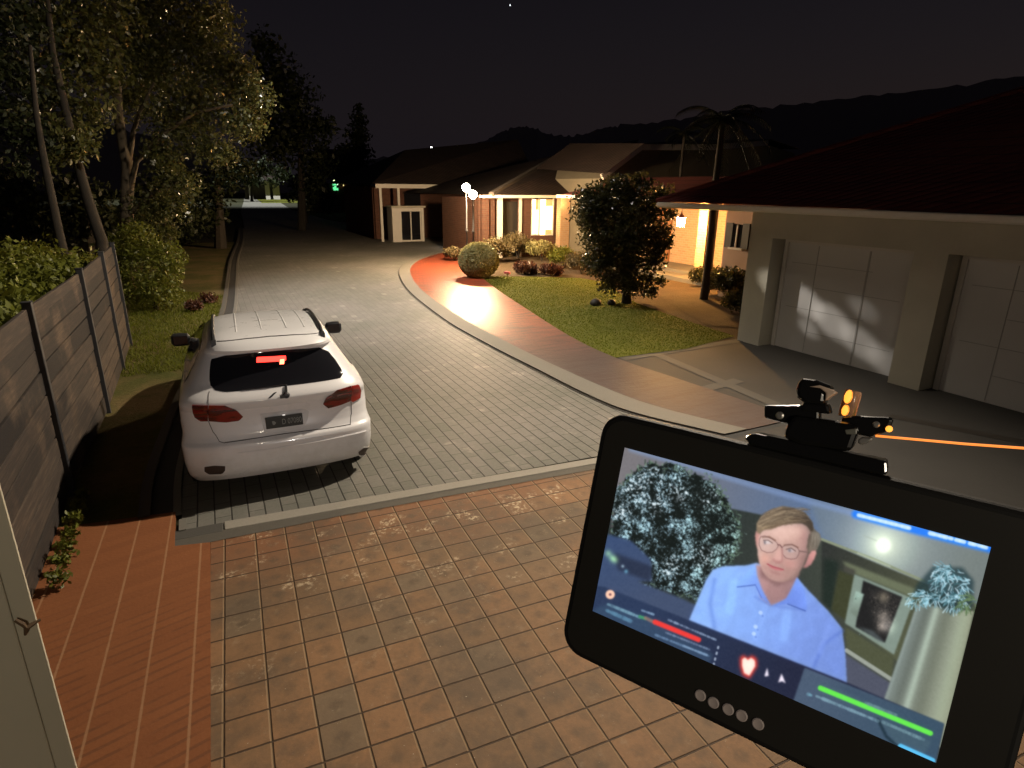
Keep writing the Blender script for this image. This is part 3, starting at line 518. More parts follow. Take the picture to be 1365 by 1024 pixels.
M['plate'] = plain('plate_dark', (.018, .022, .02), .35); M['plate_ink'] = plain('plate_letters', (.22, .24, .23), .5); M['seam'] = plain('panel_gap', (.06, .055, .055), .6)
CARX, CARY = .56, 6.03
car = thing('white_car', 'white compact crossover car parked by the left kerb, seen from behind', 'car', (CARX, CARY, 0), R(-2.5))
ZW = [(.20, .86), (.27, .89), (.33, .90), (.42, .91), (.54, .912), (.60, .915), (.64, .905), (.70, .895), (.80, .90), (.92, .895), (.97, .89), (1.03, .87), (1.09, .845), (1.14, .80), (1.20, .765), (1.30, .705), (1.42, .635), (1.47, .60), (1.52, .575), (1.55, .545), (1.572, .48), (1.588, .38), (1.596, .25), (1.60, .12)]
ZR = [(.20, .12), (.27, .06), (.33, .03), (.42, .012), (.50, .0), (.575, .0), (.60, .012), (.63, .05), (.68, .075), (.75, .088), (.84, .095), (.925, .085), (.935, .075), (.985, .045), (1.01, .045), (1.05, .07), (1.10, .12), (1.15, .165), (1.28, .245), (1.415, .325), (1.43, .315), (1.44, .255), (1.465, .245), (1.49, .27), (1.53, .33), (1.555, .40), (1.575, .50), (1.588, .64), (1.596, .80), (1.60, .95)]
ZF = [(.20, 4.25), (.33, 4.45), (.5, 4.52), (.66, 4.48), (.78, 4.36), (.86, 4.15), (.92, 3.85), (.98, 3.45), (1.02, 3.28), (1.10, 3.12), (1.25, 2.82), (1.40, 2.48), (1.47, 2.26), (1.53, 1.98), (1.56, 1.75), (1.58, 1.5), (1.596, 1.2), (1.60, 1.05)]
ip = lambda T, z: float(np.interp(z, [a for a, _ in T], [b for _, b in T]))
DF, NF = .6, 2.6
ZD = [(.2, .25), (.6, .27), (.85, .32), (1.1, .36), (1.6, .36)]; ZN = [(.2, 4.6), (.6, 4.4), (.9, 3.7), (1.2, 3.3)]
def wz(z): return ip(ZW, z)
def dr(z): return min(ip(ZD, z), max(.02, (ip(ZF, z)-ip(ZR, z))*.3))
def rear_y(xi, z): return ip(ZR, z)+dr(z)*(1-max(0., 1-min(1, abs(xi))**ip(ZN, z))**(1/ip(ZN, z)))+.05*xi*xi
def front_y(xi, z): return ip(ZF, z)-min(DF, max(.02, (ip(ZF, z)-ip(ZR, z))*.3))*(1-max(0., 1-min(1, abs(xi))**NF)**(1/NF))
def side_x(y, z):
    a = rear_y(1, z); b = front_y(1, z); t = max(0, min(1, (y-a)/(b-a))); return wz(z)*(1+.022*math.sin(PI*t))
zs = sorted(set(list(np.linspace(.2, 1.6, 72))+[.575, .60, .63, .925, .935, .985, 1.01, 1.415, 1.43, 1.44, 1.465, 1.572, 1.588, 1.596]))
m = MB(); rows = []
for z in zs:
    L = []; w = wz(z)
    for k in range(41): xi = math.sin(-PI/2+PI*k/40); L.append((xi*w, rear_y(xi, z), z))
    a = rear_y(1, z); b = front_y(1, z)
    for k in range(1, 20): y = a+(b-a)*k/20; L.append((side_x(y, z), y, z))
    for k in range(41): xi = math.sin(PI/2-PI*k/40); L.append((xi*w, front_y(xi, z), z))
    for k in range(1, 20): y = b-(b-a)*k/20; L.append((-side_x(y, z), y, z))
    L.append(L[0]); rows.append(L)
m.grid(rows); n0 = len(m.v); top = rows[-1][:-1]; bot = rows[0][:-1]
m.add(top, [tuple(range(len(top)))]); m.add(bot, [tuple(range(len(bot)))[::-1]])
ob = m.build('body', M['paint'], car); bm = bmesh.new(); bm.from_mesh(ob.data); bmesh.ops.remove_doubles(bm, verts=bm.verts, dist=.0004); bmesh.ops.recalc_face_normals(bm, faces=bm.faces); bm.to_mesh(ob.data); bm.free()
ob.data.polygons.foreach_set('use_smooth', [True]*len(ob.data.polygons)); ob.data.set_sharp_from_angle(angle=R(32))
def rearpx(px, py):
    y = .15
    for _ in range(30):
        p = atY(px, py, CARY+y); x, z = p.x-CARX, p.z; xi = max(-.995, min(.995, x/wz(z))); y = min(.32, .6*y+.4*rear_y(xi, z))
    return (xi, z)
def patch(name, poly, off, mat, px=True, nx=28, nz=8, surf=None, parent=car, skirt=.012, soft=True):
    """a fitted piece that follows the body: poly in photo pixels or in (xi, z), sheet 'off' proud of the paint with closed edges"""
    surf = surf or (lambda xi, z, o: (xi*wz(z), rear_y(xi, z)-o, z))
    P = [rearpx(*q) for q in poly] if px else list(poly)
    D = []
    for i in range(len(P)):
        a, b = P[i], P[(i+1) % len(P)]
        for k in range(10): D.append((a[0]+(b[0]-a[0])*k/10, a[1]+(b[1]-a[1])*k/10))
    x0 = min(p[0] for p in P); x1 = max(p[0] for p in P); rows = []
    for i in range(nx+1):
        s = i/nx; s = .5-.5*math.cos(PI*s) if soft else s; x = x0+(x1-x0)*(.004+.992*s); zz = []
        for (a, b) in zip(D, D[1:]+D[:1]):
            if (a[0]-x)*(b[0]-x) <= 0 and a[0] != b[0]: zz.append(a[1]+(b[1]-a[1])*(x-a[0])/(b[0]-a[0]))
        if not zz: print('EMPTY', name, i, x0, x1, P); continue
        lo, hi = min(zz), max(zz)
        r = [surf(x, lo, off-skirt)]+[surf(x, lo+(hi-lo)*j/nz, off) for j in range(nz+1)]+[surf(x, hi, off-skirt)]; rows.append(r)
    xa, xb = x0, x1
    rows = [[surf(x0+(x1-x0)*.004, 0, 0) if False else tuple(np.array(q)+np.array((0, skirt, 0))) for q in rows[0]]]+rows+[[tuple(np.array(q)+np.array((0, skirt, 0))) for q in rows[-1]]]
    mm = MB(); mm.grid(rows); return mm.build(name, mat, parent, smooth=True, ang=40)
def line(name, pts, off, wd, mat, px=True, parent=car):
    P = [rearpx(*q) for q in pts] if px else pts; V = []
    for (a, b) in zip(P[:-1], P[1:]): V += [(a[0]+(b[0]-a[0])*k/12, a[1]+(b[1]-a[1])*k/12) for k in range(12)]
    V.append(P[-1]); mm = MB(); mm.tube([(x*wz(z), rear_y(x, z)-off, z) for x, z in V], wd, 5); return mm.build(name, mat, parent, smooth=True)
rw = patch('rear_window', [(279, 483), (298, 476.5), (338, 470.5), (380, 466.5), (424, 464.5), (437, 470), (448, 483), (455.5, 496), (452, 503), (425, 508), (381, 514), (330, 520.5), (299, 523.6), (285, 521), (278, 514), (277, 498)], .004, M['glass_dark'], nx=40, nz=12)
M['brake'] = glow('brake_reflection_glow', (1., .03, .02), 5.)  # glow stands in for a red reflection in the brake lens
patch('high_brake_light_or_reflection', [(340, 476.5), (379, 474), (379.5, 481), (340, 483.5)], .007, M['brake'], nx=10, nz=3)
patch('high_brake_light_or_reflection', [(371, 479), (377, 478.5), (377.5, 485), (371, 485.5)], .009, glow('brake_reflection_hot', (1., .12, .06), 9.), nx=6, nz=3)
for nm, a, bb, in (('tail_light', [(255, 541), (277, 541.5), (277, 562.5), (266, 563), (257, 557)], [(277, 541.5), (300, 541.5), (314, 547), (323.5, 556), (318, 561.5), (300, 564), (277, 562.5)]), ('tail_light', [(466, 513), (476, 511), (479, 520), (478, 529), (468, 535), (466, 533)], [(466, 513), (448, 519), (434, 529), (429.5, 538), (436, 543.5), (452, 539), (466, 533)])):
    o = patch(nm, bb, .012, M['tail_red'], nx=20, nz=6); o['label'] = 'dark red left tail light in shadow' if a[0][0] < 300 else 'red right tail light, brighter at its outer end'
    patch('outer_lens', a, .013, M['tail_red'] if a[0][0] < 300 else M['tail_red_light_side'], nx=12, nz=6, parent=o)  # right outer lens coloured brighter for falling light, left kept dark for shadow
# tailgate seams, bumper break line
line('tailgate_seam', [(277, 563), (283, 577), (292, 590), (299, 592)], .001, .0035, M['seam']); line('tailgate_seam', [(466, 534), (467, 550), (466, 565)], .001, .0035, M['seam'])
line('tailgate_seam', [(299, 591.5), (380, 578), (466, 564.5)], .001, .005, M['seam']); line('tailgate_seam', [(278, 523), (277, 541)], .001, .003, M['seam'])
# number plate in its recess
patch('plate_recess', [(346, 552), (404, 544), (411, 548), (409, 562), (403, 570), (352, 577)], .0015, plain('recess_paint', (.66, .65, .65), .4), nx=16, nz=5, skirt=.006)
c0 = rearpx(352.5, 556); c1 = rearpx(401.5, 549); c2 = rearpx(402.5, 566); xm = (c0[0]+c1[0])/2; zc = .5*(c0[1]+rearpx(354, 573)[1])
PWd = (c1[0]-c0[0])*wz(zc); pz = .115; py = rear_y(xm, zc)-.022
m = MB(); m.box((xm*wz(zc), py, zc), (PWd, .02, pz)); pl8 = m.build('number_plate', M['plate'], car, bevel=.003)
def text(name, s, size, mat, parent, Mx, ext=.0008):
    c = bpy.data.curves.new(name, 'FONT'); c.body = s; c.size = size; c.extrude = ext; c.align_x = 'CENTER'; c.align_y = 'CENTER'; o = bpy.data.objects.new(name, c); COL.objects.link(o)
    bpy.context.view_layer.update(); me = bpy.data.meshes.new_from_object(o.evaluated_get(bpy.context.evaluated_depsgraph_get())); bpy.data.objects.remove(o); me.materials.clear(); me.materials.append(mat)
    me.transform(Mx); o = bpy.data.objects.new(name, me); COL.objects.link(o); o.parent = parent; return o
TM = lambda x, y, z: Matrix.Translation((x, y, z)) @ Matrix.Rotation(PI/2, 4, 'X')
text('plate_lettering', 'D 07080', .075, M['plate_ink'], pl8, TM(xm*wz(zc)+PWd*.20, py-.0108, zc) @ Matrix.Diagonal((.72, 1.1, 1, 1)))
m = MB(); m.add([(xm*wz(zc)-PWd*.30+dx, py-.0108, zc+dz) for dx, dz in ((-.012, .02), (.008, .022), (.018, .006), (.026, .012), (.022, -.008), (.006, -.022), (-.008, -.014))], [tuple(range(7))]); m.build('plate_emblem', M['plate_ink'], pl8)
m = MB(); m.tube([(xm*wz(zc)-.012, py-.005, zc+pz/2+.012), (xm*wz(zc)+.012, py-.005, zc+pz/2+.012)], .007, 6); m.build('plate_lamp', glow('plate_lamp_lens', (1, .9, .8), .8), car)
# badge and wiper
q = rearpx(362, 527); m = MB(); m.add([(q[0]*wz(q[1])+dx, rear_y(q[0], q[1]+dz)-.006, q[1]+dz) for dx, dz in ((-.04, -.022), (-.01, -.018), (.05, .022), (.02, .018))]+[(q[0]*wz(q[1])+dx, rear_y(q[0], q[1]+dz)+.004, q[1]+dz) for dx, dz in ((-.04, -.022), (-.01, -.018), (.05, .022), (.02, .018))], [(0, 1, 2, 3), (0, 4, 5, 1), (1, 5, 6, 2), (2, 6, 7, 3), (3, 7, 4, 0)]); m.build('badge', plain('chrome', (.35, .35, .38), .25, met=1.), car)
wq = [rearpx(*p) for p in ((381, 526), (380.5, 518), (380, 512))]; V = [(x*wz(z), rear_y(x, z)-.022, z) for x, z in wq]
m = MB(); m.tube(V, [.014, .012, .009], 6); a = Vector(V[0]); m.lathe([(.001, -.02), (.03, -.018), (.034, 0), (.024, .02), (.001, .022)], 12, a, M=Matrix.Rotation(PI/2, 3, 'X')); m.box(a+Vector((-.03, -.002, -.008)), (.06, .03, .03)); wp = m.build('rear_wiper', M['black_trim'], car, smooth=True, bevel=0)
q1 = [rearpx(*p) for p in ((380, 512), (350, 517), (322, 520))]; m = MB(); m.tube([(x*wz(z), rear_y(x, z)-.012, z) for x, z in q1], .0035, 5); m.build('blade', M['black_trim'], wp)
# bumper ledge, exhaust tips and lower trim
for px in (((272, 624), (286, 622), (300, 622.5), (300, 628), (296, 633), (278, 634), (272, 630)), ((476, 601), (483, 595.5), (490, 593.5), (490.5, 597), (487, 602), (479, 605.5), (476, 604))):
    o = patch('exhaust_trim', [(286+(x-286)*1.22, 628+(y-628)*1.35) if x < 400 else (483+(x-483)*1.2, 599.5+(y-599.5)*1.3) for x, y in px], .006, M['paint'], nx=14, nz=5, skirt=.03); patch('exhaust_tip', px, .010, plain('exhaust_inside', (.05, .03, .022), .5), nx=14, nz=5, parent=o)
line('bumper_crease', [(317, 605), (400, 592), (466, 578.5), (486, 573)], -.004, .012, M['paint'])
# roof details: rails, ribs, spoiler lip
def roof_z(x, y):
    lo, hi = 1.2, 1.6
    for _ in range(26):
        z = .5*(lo+hi); inside = abs(x) < wz(z) and rear_y(x/max(wz(z), 1e-6), z) < y < front_y(x/max(wz(z), 1e-6), z)
        lo, hi = (z, hi) if inside else (lo, z)
    return lo
for sx in (-1, 1):
    P = [(sx*(.515+.01*math.sin(k/12*PI)), .47+1.75*k/12, roof_z(sx*.515, .47+1.75*k/12)+(.022 if 0 < k < 12 else -.005)) for k in range(13)]
    m = MB(); m.tube(P, .018, 7); m.box(P[0], (.045, .10, .05)); m.build('roof_rail', M['black_trim'], car, smooth=True)
for x in (-.30, -.06, .18, .36):
    m = MB(); m.tube([(x, .62+1.35*k/12, roof_z(x, .62+1.35*k/12)-.009) for k in range(13)], .014, 8); m.build('roof_rib', M['paint'], car, smooth=True)
line('roof_seam', [(-.86, 1.535), (-.4, 1.552), (0, 1.556), (.4, 1.552), (.86, 1.535)], .0, .006, M['seam'], px=False)
# side glass, windscreen, mirrors, doors seams, wheels
for sx in (-1, 1):
    f = lambda u, z, o, sx=sx: (sx*(side_x(u, z)+o), u, z)
    patch('side_window', [(.62, 1.10), (.75, 1.36), (1.0, 1.425), (2.0, 1.43), (2.35, 1.35), (2.95, 1.07)], .003, M['glass_dark'], px=False, surf=f, nx=30, nz=6, skirt=.006, soft=False)
    mr = MB(); X = sx*1.0; c = Vector((sx*.975, 2.86, 1.06)); prof = [(-.11, .55), (-.085, .9), (0, 1.), (.08, .95), (.11, .6)]
    vs = []; n = 14
    for dx, k in prof: vs.append([(c.x+sx*dx, c.y+.055*k*math.copysign(abs(math.cos(2*PI*j/n))**.6, math.cos(2*PI*j/n)), c.z+.085*k*math.copysign(abs(math.sin(2*PI*j/n))**.6, math.sin(2*PI*j/n))) for j in range(n+1)])
    mr.grid(vs); mr.add(vs[0][:-1], [tuple(range(n))]); mr.add(vs[-1][:-1], [tuple(range(n))]); mr.tube([(sx*.80, 2.9, 1.02), (sx*.93, 2.88, 1.03)], .035, 8); mro = mr.build('wing_mirror', M['black_trim'], car, smooth=True)
    m = MB(); m.box((c.x, c.y-.052, c.z), (.17, .01, .115)); m.build('mirror_glass', M['glass_dark'], mro, bevel=.02)
    for y in (1.05, 1.95, 2.95):
        m = MB(); m.tube([(sx*(side_x(y, z)+.001), y+.04*math.sin((z-.3)*2), z) for z in np.linspace(.36, 1.06, 10)], .004, 5); m.build('door_seam', M['seam'], car)
    for y in (.84, 3.55):
        ar = MB(); ar.lathe([(.36, -.1), (.385, -.02), (.385, .012), (.30, .012)], 28, (sx*.885, y, .35), M=Matrix.Rotation(sx*PI/2, 3, 'Y')); ar.build('wheel_arch', M['black_trim'], car, smooth=True)
        wh = MB(); wh.lathe([(.22, -.11), (.31, -.11), (.335, -.07), (.335, .06), (.31, .10), (.23, .10)], 28, (sx*.83, y, .335), M=Matrix.Rotation(sx*PI/2, 3, 'Y')); wo = wh.build('wheel', M['tyre'], car, smooth=True)
        rm = MB(); rm.lathe([(.06, .075), (.07, .09), (.03, .10)], 16, (sx*.83, y, .335), M=Matrix.Rotation(sx*PI/2, 3, 'Y'))
        for k in range(7):
            a = 2*PI*k/7; rm.bar((sx*.925, y+.04*math.cos(a), .335+.04*math.sin(a)), (sx*.925, y+.215*math.cos(a), .335+.215*math.sin(a)), .03, .04)
        rm.lathe([(.20, .06), (.215, .105), (.235, .105), (.235, .06)], 28, (sx*.83, y, .335), M=Matrix.Rotation(sx*PI/2, 3, 'Y')); rm.build('rim', M['alloy'], wo, smooth=True)
patch('windscreen', [(-.80, 1.06), (-.84, 1.40), (0, 1.455), (.84, 1.40), (.80, 1.06), (0, 1.045)], .003, M['glass_dark'], px=False, surf=lambda xi, z, o: (xi*wz(z), front_y(xi, z)+o, z), nx=20, nz=8, skirt=.006)
for sx in (-1, 1): patch('headlight', [(sx*.62, .70), (sx*.62, .80), (sx*.93, .84), (sx*.97, .76)], .006, plain('headlight_glass', (.5, .5, .52), .1), px=False, surf=lambda xi, z, o: (xi*wz(z), front_y(xi, z)+o, z), nx=10, nz=4)
patch('grille', [(-.45, .42), (-.5, .62), (.5, .62), (.45, .42)], .005, M['black_trim'], px=False, surf=lambda xi, z, o: (xi*wz(z), front_y(xi, z)+o, z), nx=12, nz=4)
# ---------------------------------------------------------------- BUILDINGS
# garage wing on the right
gh = thing('garage_house', 'cream rendered garage wing with dark red tiled roof, pale gutter and two white garage doors', 'house', (10.1, 5, 0))
def L(p, o): return Vector(p)-o.location
m = MB(); WX0, WX1 = 9.92, 10.42; xc = (WX0+WX1)/2-10.1; wd = WX1-WX0
for y0, y1, z0, z1 in ((8.40, 8.95, -.02, 2.13), (5.22, 5.72, -.02, 2.13), (2.0, 2.55, -.02, 2.13), (-8., -1., -.02, 2.13), (-8., 8.95, 2.13, 2.62)): m.box((xc, (y0+y1)/2-5, (z0+z1)/2), (wd, y1-y0, z1-z0))
m.box((12.2-10.1, 8.85-5, 1.3), (3.5, .2, 2.64)); m.build('wall', M['render_wall'], gh)
for y0, y1, st in ((5.75, 8.37, 1), (2.58, 5.19, 0), (-.97, 1.97, 0)):
    m = MB(); m.box((10.30-10.1, (y0+y1)/2-5, 1.055), (.04, y1-y0, 2.11)); d = m.build('garage_door', M['door_white'], gh)
    d['label'] = {8.37: 'white panelled garage door with a streak of lamplight', 5.19: 'white garage door in shade at the right edge'}.get(y1, 'garage door beyond the frame')
    m = MB()
    for k in range(1, 5): m.box((10.2785-10.1, (y0+y1)/2-5-(.25 if k % 2 else -.3), 2.11*k/5), (.005, (y1-y0)*.62, .010))
    for k, ww in ((.34, .03), (.72, .010)):
        m.box((10.276-10.1, y0+(y1-y0)*k-5, 1.03), (.010, ww, 2.0))
    m.build('panel_groove', M['door_line'], d)
    m = MB(); m.box((10.27-10.1, y0+.04-5, 1.05), (.05, .08, 2.1)); m.box((10.27-10.1, y1-.04-5, 1.05), (.05, .08, 2.1)); m.box((10.27-10.1, (y0+y1)/2-5, 2.08), (.046, y1-y0-.16, .05)); m.build('door_frame', M['white_paint'], d)
    continue
    m = MB(); m.tube([(10.26-10.1, (y0+y1)/2-.1-5, .95), (10.24-10.1, (y0+y1)/2-.1-5, .95), (10.24-10.1, (y0+y1)/2+.1-5, .95), (10.26-10.1, (y0+y1)/2+.1-5, .95)], .012, 6); m.build('handle', M['black_metal'], d)
m = MB(); m.box((9.81-10.1, (11.2-8)/2-5, 2.635), (.21, 19.2, .03)); m.build('soffit', M['render_wall'], gh)
m = MB(); P = [(.02, 0), (-.05, .0), (-.085, .03), (-.09, .10), (-.075, .12), (-.06, .115), (.02, .12)]
ys = (11.55, -8.); m.add([(9.74+a-10.1, y-5, 2.60+b) for y in ys for a, b in P], [(i, (i+1) % 7, 7+(i+1) % 7, 7+i) for i in range(7)]+[tuple(range(7)), tuple(range(7, 14))]); m.build('gutter', M['gutter'], gh, bevel=.008)
A, B, C, D, E_, F_ = (9.68, 11.58, 2.73), (9.68, -8, 2.73), (15.6, -8, 5.45), (15.6, 5.5, 5.45), (21.6, 11.58, 2.73), (21.8, -8, 2.73)
m = MB(); q = lambda p: tuple(L(p, gh)); m.add([q(p) for p in (A, B, C, D, E_, F_)], [(0, 1, 2, 3), (0, 3, 4), (3, 2, 5, 4), (0, 4, 5, 1)]); m.build('roof', M['roof_red'], gh)
m = MB(); m.tube([q(A), q(D)], .07, 6); m.tube([q(D), q(C)], .08, 6); m.build('ridge_cap', M['roof_red'], gh)
# porch wing behind it
ph = thing('porch_house', 'pink rendered house wing with a warmly lit porch, steps and shuttered window', 'house', (14, 15, 0))
q = lambda p: tuple(L(p, ph))
m = MB(); m.box(q((13.75, 11.1, 1.35)), (.3, 4.2, 2.7)); m.build('wall', M['pink_wall'], ph)
m = MB(); m.box(q((17.0, 17.0, 1.35)), (.3, 7.8, 2.7)); m.box(q((15.4, 13.3, 1.34)), (3.0, .25, 2.66)); m.box(q((19.1, 21.0, 1.35)), (4.6, .3, 2.7)); m.build('porch_wall', M['brick_pale'], ph)
wv = [atX(px, py, 13.59) for px, py in ((973, 300), (997, 303), (995, 329), (971, 326))]
yc = sum(p.y for p in wv)/4; zc_ = sum(p.z for p in wv)/4; wn_ = tag(MB().box(q((13.58, yc, zc_)), (.06, .42, .62)).build('window', M['glass_dark'], ph)); 
m = MB(); m = MB(); m.box(q((13.56, yc-.30, zc_)), (.05, .24, .68)); m.build('shutter', M['trim_dark'], wn_); m = MB(); m.box(q((13.56, yc+.30, zc_)), (.05, .24, .68)); m.build('shutter', M['trim_dark'], wn_); m = MB(); m.box(q((13.55, yc, zc_)), (.06, .04, .62)); m.box(q((13.55, yc, zc_-.35)), (.09, .5, .05)); m.build('frame', M['white_paint'], wn_)
c = atX(935.5, 320, 14.9); m = MB(); m.box(q((15.05, c.y, 1.32)), (.36, .40, 2.64)); m.build('brick_column', M['brick_pale'], ph)
c = atX(949, 320, 13.7); m = MB(); m.box(q((13.72, c.y, 1.3)), (.13, .13, 2.6)); m.build('porch_post', M['trim_dark'], ph)
m = MB(); m.box(q((15.8, 17.4, .075)), (2.4, 5.2, .15)); m.box(q((16.2, 17.4, .2)), (1.6, 5.0, .13)); m.build('porch_step', M['kerb'], ph, bevel=.01)
p0 = atX(888, 335, 16.82); m = MB(); m.box(q((16.83, p0.y+.3, 1.28)), (.06, .95, 2.06)); dd = m.build('front_door', plain('timber_door', (.30, .13, .05), .5, .3), ph); m = MB(); m.lathe([(.001, 0), (.03, .01), (.001, .05)], 8, q((16.78, p0.y-.05, 1.2)), M=Matrix.Rotation(-PI/2, 3, 'Y')); m.build('handle', M['alloy'], dd)
m = MB(); m.add([q(p) for p in ((13.1, 11.5, 2.74), (13.1, 21.6, 2.74), (16.5, 21.6, 3.45), (16.5, 11.5, 3.45), (25., 21.6, 2.74), (25., 11.5, 2.74))], [(0, 1, 2, 3), (3, 2, 4, 5), (0, 3, 5), (1, 4, 2), (0, 5, 4, 1)]); m.build('roof', M['roof_red'], ph)
m = MB(); m.box(q((13.08, 16.55, 2.70)), (.10, 10.1, .12)); m.build('gutter', M['white_paint'], ph)
# raised gable with pale bargeboard
Yg = 22.3; G = [atY(px, py, Yg) for px, py in ((800, 238), (852, 198), (951, 198), (1020, 192), (1060, 205), (1060, 262), (800, 262))]
gb = thing('gable_wing', 'dark gable end with a pale bent bargeboard rising above the lawn tree', 'house', (G[0].x+3, Yg+2, 0)); q = lambda p: tuple(L(p, gb))
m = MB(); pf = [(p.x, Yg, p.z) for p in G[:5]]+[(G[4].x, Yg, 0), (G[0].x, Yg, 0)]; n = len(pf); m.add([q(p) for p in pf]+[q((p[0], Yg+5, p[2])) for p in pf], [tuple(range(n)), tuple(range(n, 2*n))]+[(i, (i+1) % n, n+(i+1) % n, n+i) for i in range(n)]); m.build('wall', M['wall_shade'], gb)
m = MB()
for a, b in zip(pf[:3], pf[1:4]): m.bar(Vector(q(a))+Vector((0, -.12, .05)), Vector(q(b))+Vector((0, -.12, .05)), .12, .24)
m.build('bargeboard', M['white_paint'], gb)
m = MB()
for a, b in zip(pf[:4], pf[1:5]):
    a = Vector(q(a)); b = Vector(q(b)); u = Vector((0, 0, .19)); m.add([a+u+Vector((0, -.3, 0)), b+u+Vector((0, -.3, 0)), b+u+Vector((0, 5.5, .3)), a+u+Vector((0, 5.5, .3))], [(0, 1, 2, 3)])
m.build('roof', M['roof_brown'], gb)
# brick house with the lit window
Yb = 25.; bh = thing('brick_house', 'single storey brick house with a brightly lit curtained window and brown roof', 'house', (13.5, Yb, 0)); q = lambda p: tuple(L(p, bh))
def fac(x0, x1, y0, y1, dy=0.):
    a = atY(x0, (y0+y1)/2, Yb+dy); b = atY(x1, (y0+y1)/2, Yb+dy); t = atY((x0+x1)/2, y0, Yb+dy).z; u = atY((x0+x1)/2, y1, Yb+dy).z
    return a.x, b.x, u, t
def fbox(x0, x1, y0, y1, dy, th, base=False, head=None):
    a, b, u, t = fac(x0, x1, y0, y1, dy); u = -.02 if base else u; t = head or t
    return q(((a+b)/2, Yb+dy+th/2, (u+t)/2)), (b-a, th, t-u)
HT = 2.58
m = MB()
for x0, x1 in ((638, 643), (652, 659.5), (693, 709), (737, 800)): m.box(*fbox(x0, x1, 262, 340, 0, .25, True, HT))
a, b, _, _ = fac(638, 800, 262, 340); u = fac(709, 737, 266, 313)[2]; aw, bw = fac(709, 737, 266, 313)[:2]
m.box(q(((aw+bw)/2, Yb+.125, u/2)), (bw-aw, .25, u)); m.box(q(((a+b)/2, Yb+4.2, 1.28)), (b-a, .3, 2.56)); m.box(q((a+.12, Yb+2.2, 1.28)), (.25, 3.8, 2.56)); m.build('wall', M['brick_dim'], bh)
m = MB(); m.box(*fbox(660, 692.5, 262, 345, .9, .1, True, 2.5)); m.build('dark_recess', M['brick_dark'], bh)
m = MB(); m.box(*fbox(643, 652, 250, 340, -.25, .25, True, HT)); m.build('brick_column', M['brick_dim'], bh)
m = MB(); m.box(*fbox(747, 759, 266, 330, -.5, .36, True, HT)); bc = m.build('brick_column', M['brick_pale'], bh); bc['label'] = 'brick column glowing orange beside the lit window'
m = MB(); m.box(*fbox(664, 670, 262, 345, -.12, .14, True, HT)); m.box(*fbox(693, 695.5, 262, 345, -.12, .14, True, HT)); m.build('porch_post', M['white_paint'], bh)
m = MB(); m.box(*fbox(671, 692, 263, 330, .5, .06, True, 2.4)); dr_ = m.build('door', M['trim_dark'], bh)
M['win_hot'] = glow('lit_curtain', (1., .62, .22), 14., .25); M['win_dim'] = glow('lit_room', (1., .45, .12), 1.6, .6)
cx0, sz = fbox(709, 737, 266, 313, .10, .05); m = MB(); m.box(cx0, sz); wd_ = m.build('window', M['win_dim'], bh); wd_['label'] = 'window with glowing curtains'
m = MB()
for x0, x1, y0, y1 in ((710, 713.5, 266, 312), (720.5, 727, 266, 313), (728, 736, 275, 306), (715, 717, 280, 312)): m.box(*fbox(x0, x1, y0, y1, .06, .03))
m.build('curtain', M['win_hot'], wd_)
m = MB(); [m.box(*fbox(x0, x1, 265, 314, -.02, .05)) for x0, x1 in ((708.3, 709.6), (718.2, 719.4), (736.6, 738))]; m.box(*fbox(709.6, 718.2, 312.6, 314, -.02, .05)); m.box(*fbox(719.4, 736.6, 312.6, 314, -.02, .05)); m.build('frame', M['white_paint'], wd_)
m = MB(); m.box(q(((a+b)/2, Yb-.55, HT+.06)), (b-a+.4, .12, .12)); m.build('fascia', M['white_paint'], bh)
RA = atY(655, 256, Yb-.6); RB = atY(806, 274, Yb-.6); RC = atY(752, 204, 31); RD = atY(852, 186, 31); RL = Vector((RA.x, 37., RA.z)); RE = Vector((RB.x+5, 37, RA.z))
RA.z = RB.z = RL.z = HT+.1
m = MB(); m.add([q(p) for p in (RA, RB, RD, RC, RL)], [(0, 1, 2, 3), (0, 3, 4)]); m.add([q((RC.x, 31.05, RC.z)), q((RD.x, 31.05, RD.z)), q((RD.x, 37, HT)), q((RL.x, 37, HT))], [(0, 1, 2, 3)]); m.build('roof', M['roof_brown'], bh)
m = MB(); m.bar(Vector(q(RA))+Vector((0, 0, .05)), Vector(q(RC))+Vector((0, 0, .05)), .22, .16); v1 = atY(765, 238, 27.2); v2 = atY(828, 190, 30.5); m.build('hip_cap', plain('pale_ridge', (.12, .10, .085), .8), bh)
m = MB(); va = Vector(q(RA)); vb = Vector(q(RB)); vd = Vector(q(RD)); s0 = va.lerp(vb, .72); s1 = Vector(q(RC)).lerp(vd, .75); m.bar(s0.lerp(s1, .25)+Vector((0, 0, .03)), s0.lerp(s1, .97)+Vector((0, 0, .03)), .09, .07); m.build('valley_flashing', plain('pale_ridge_cap', (.22, .18, .15), .8), bh)
lamp('eave_light', 'POINT', (atY(752, 272, Yb-.75)), 16, (1., .55, .2), .06)
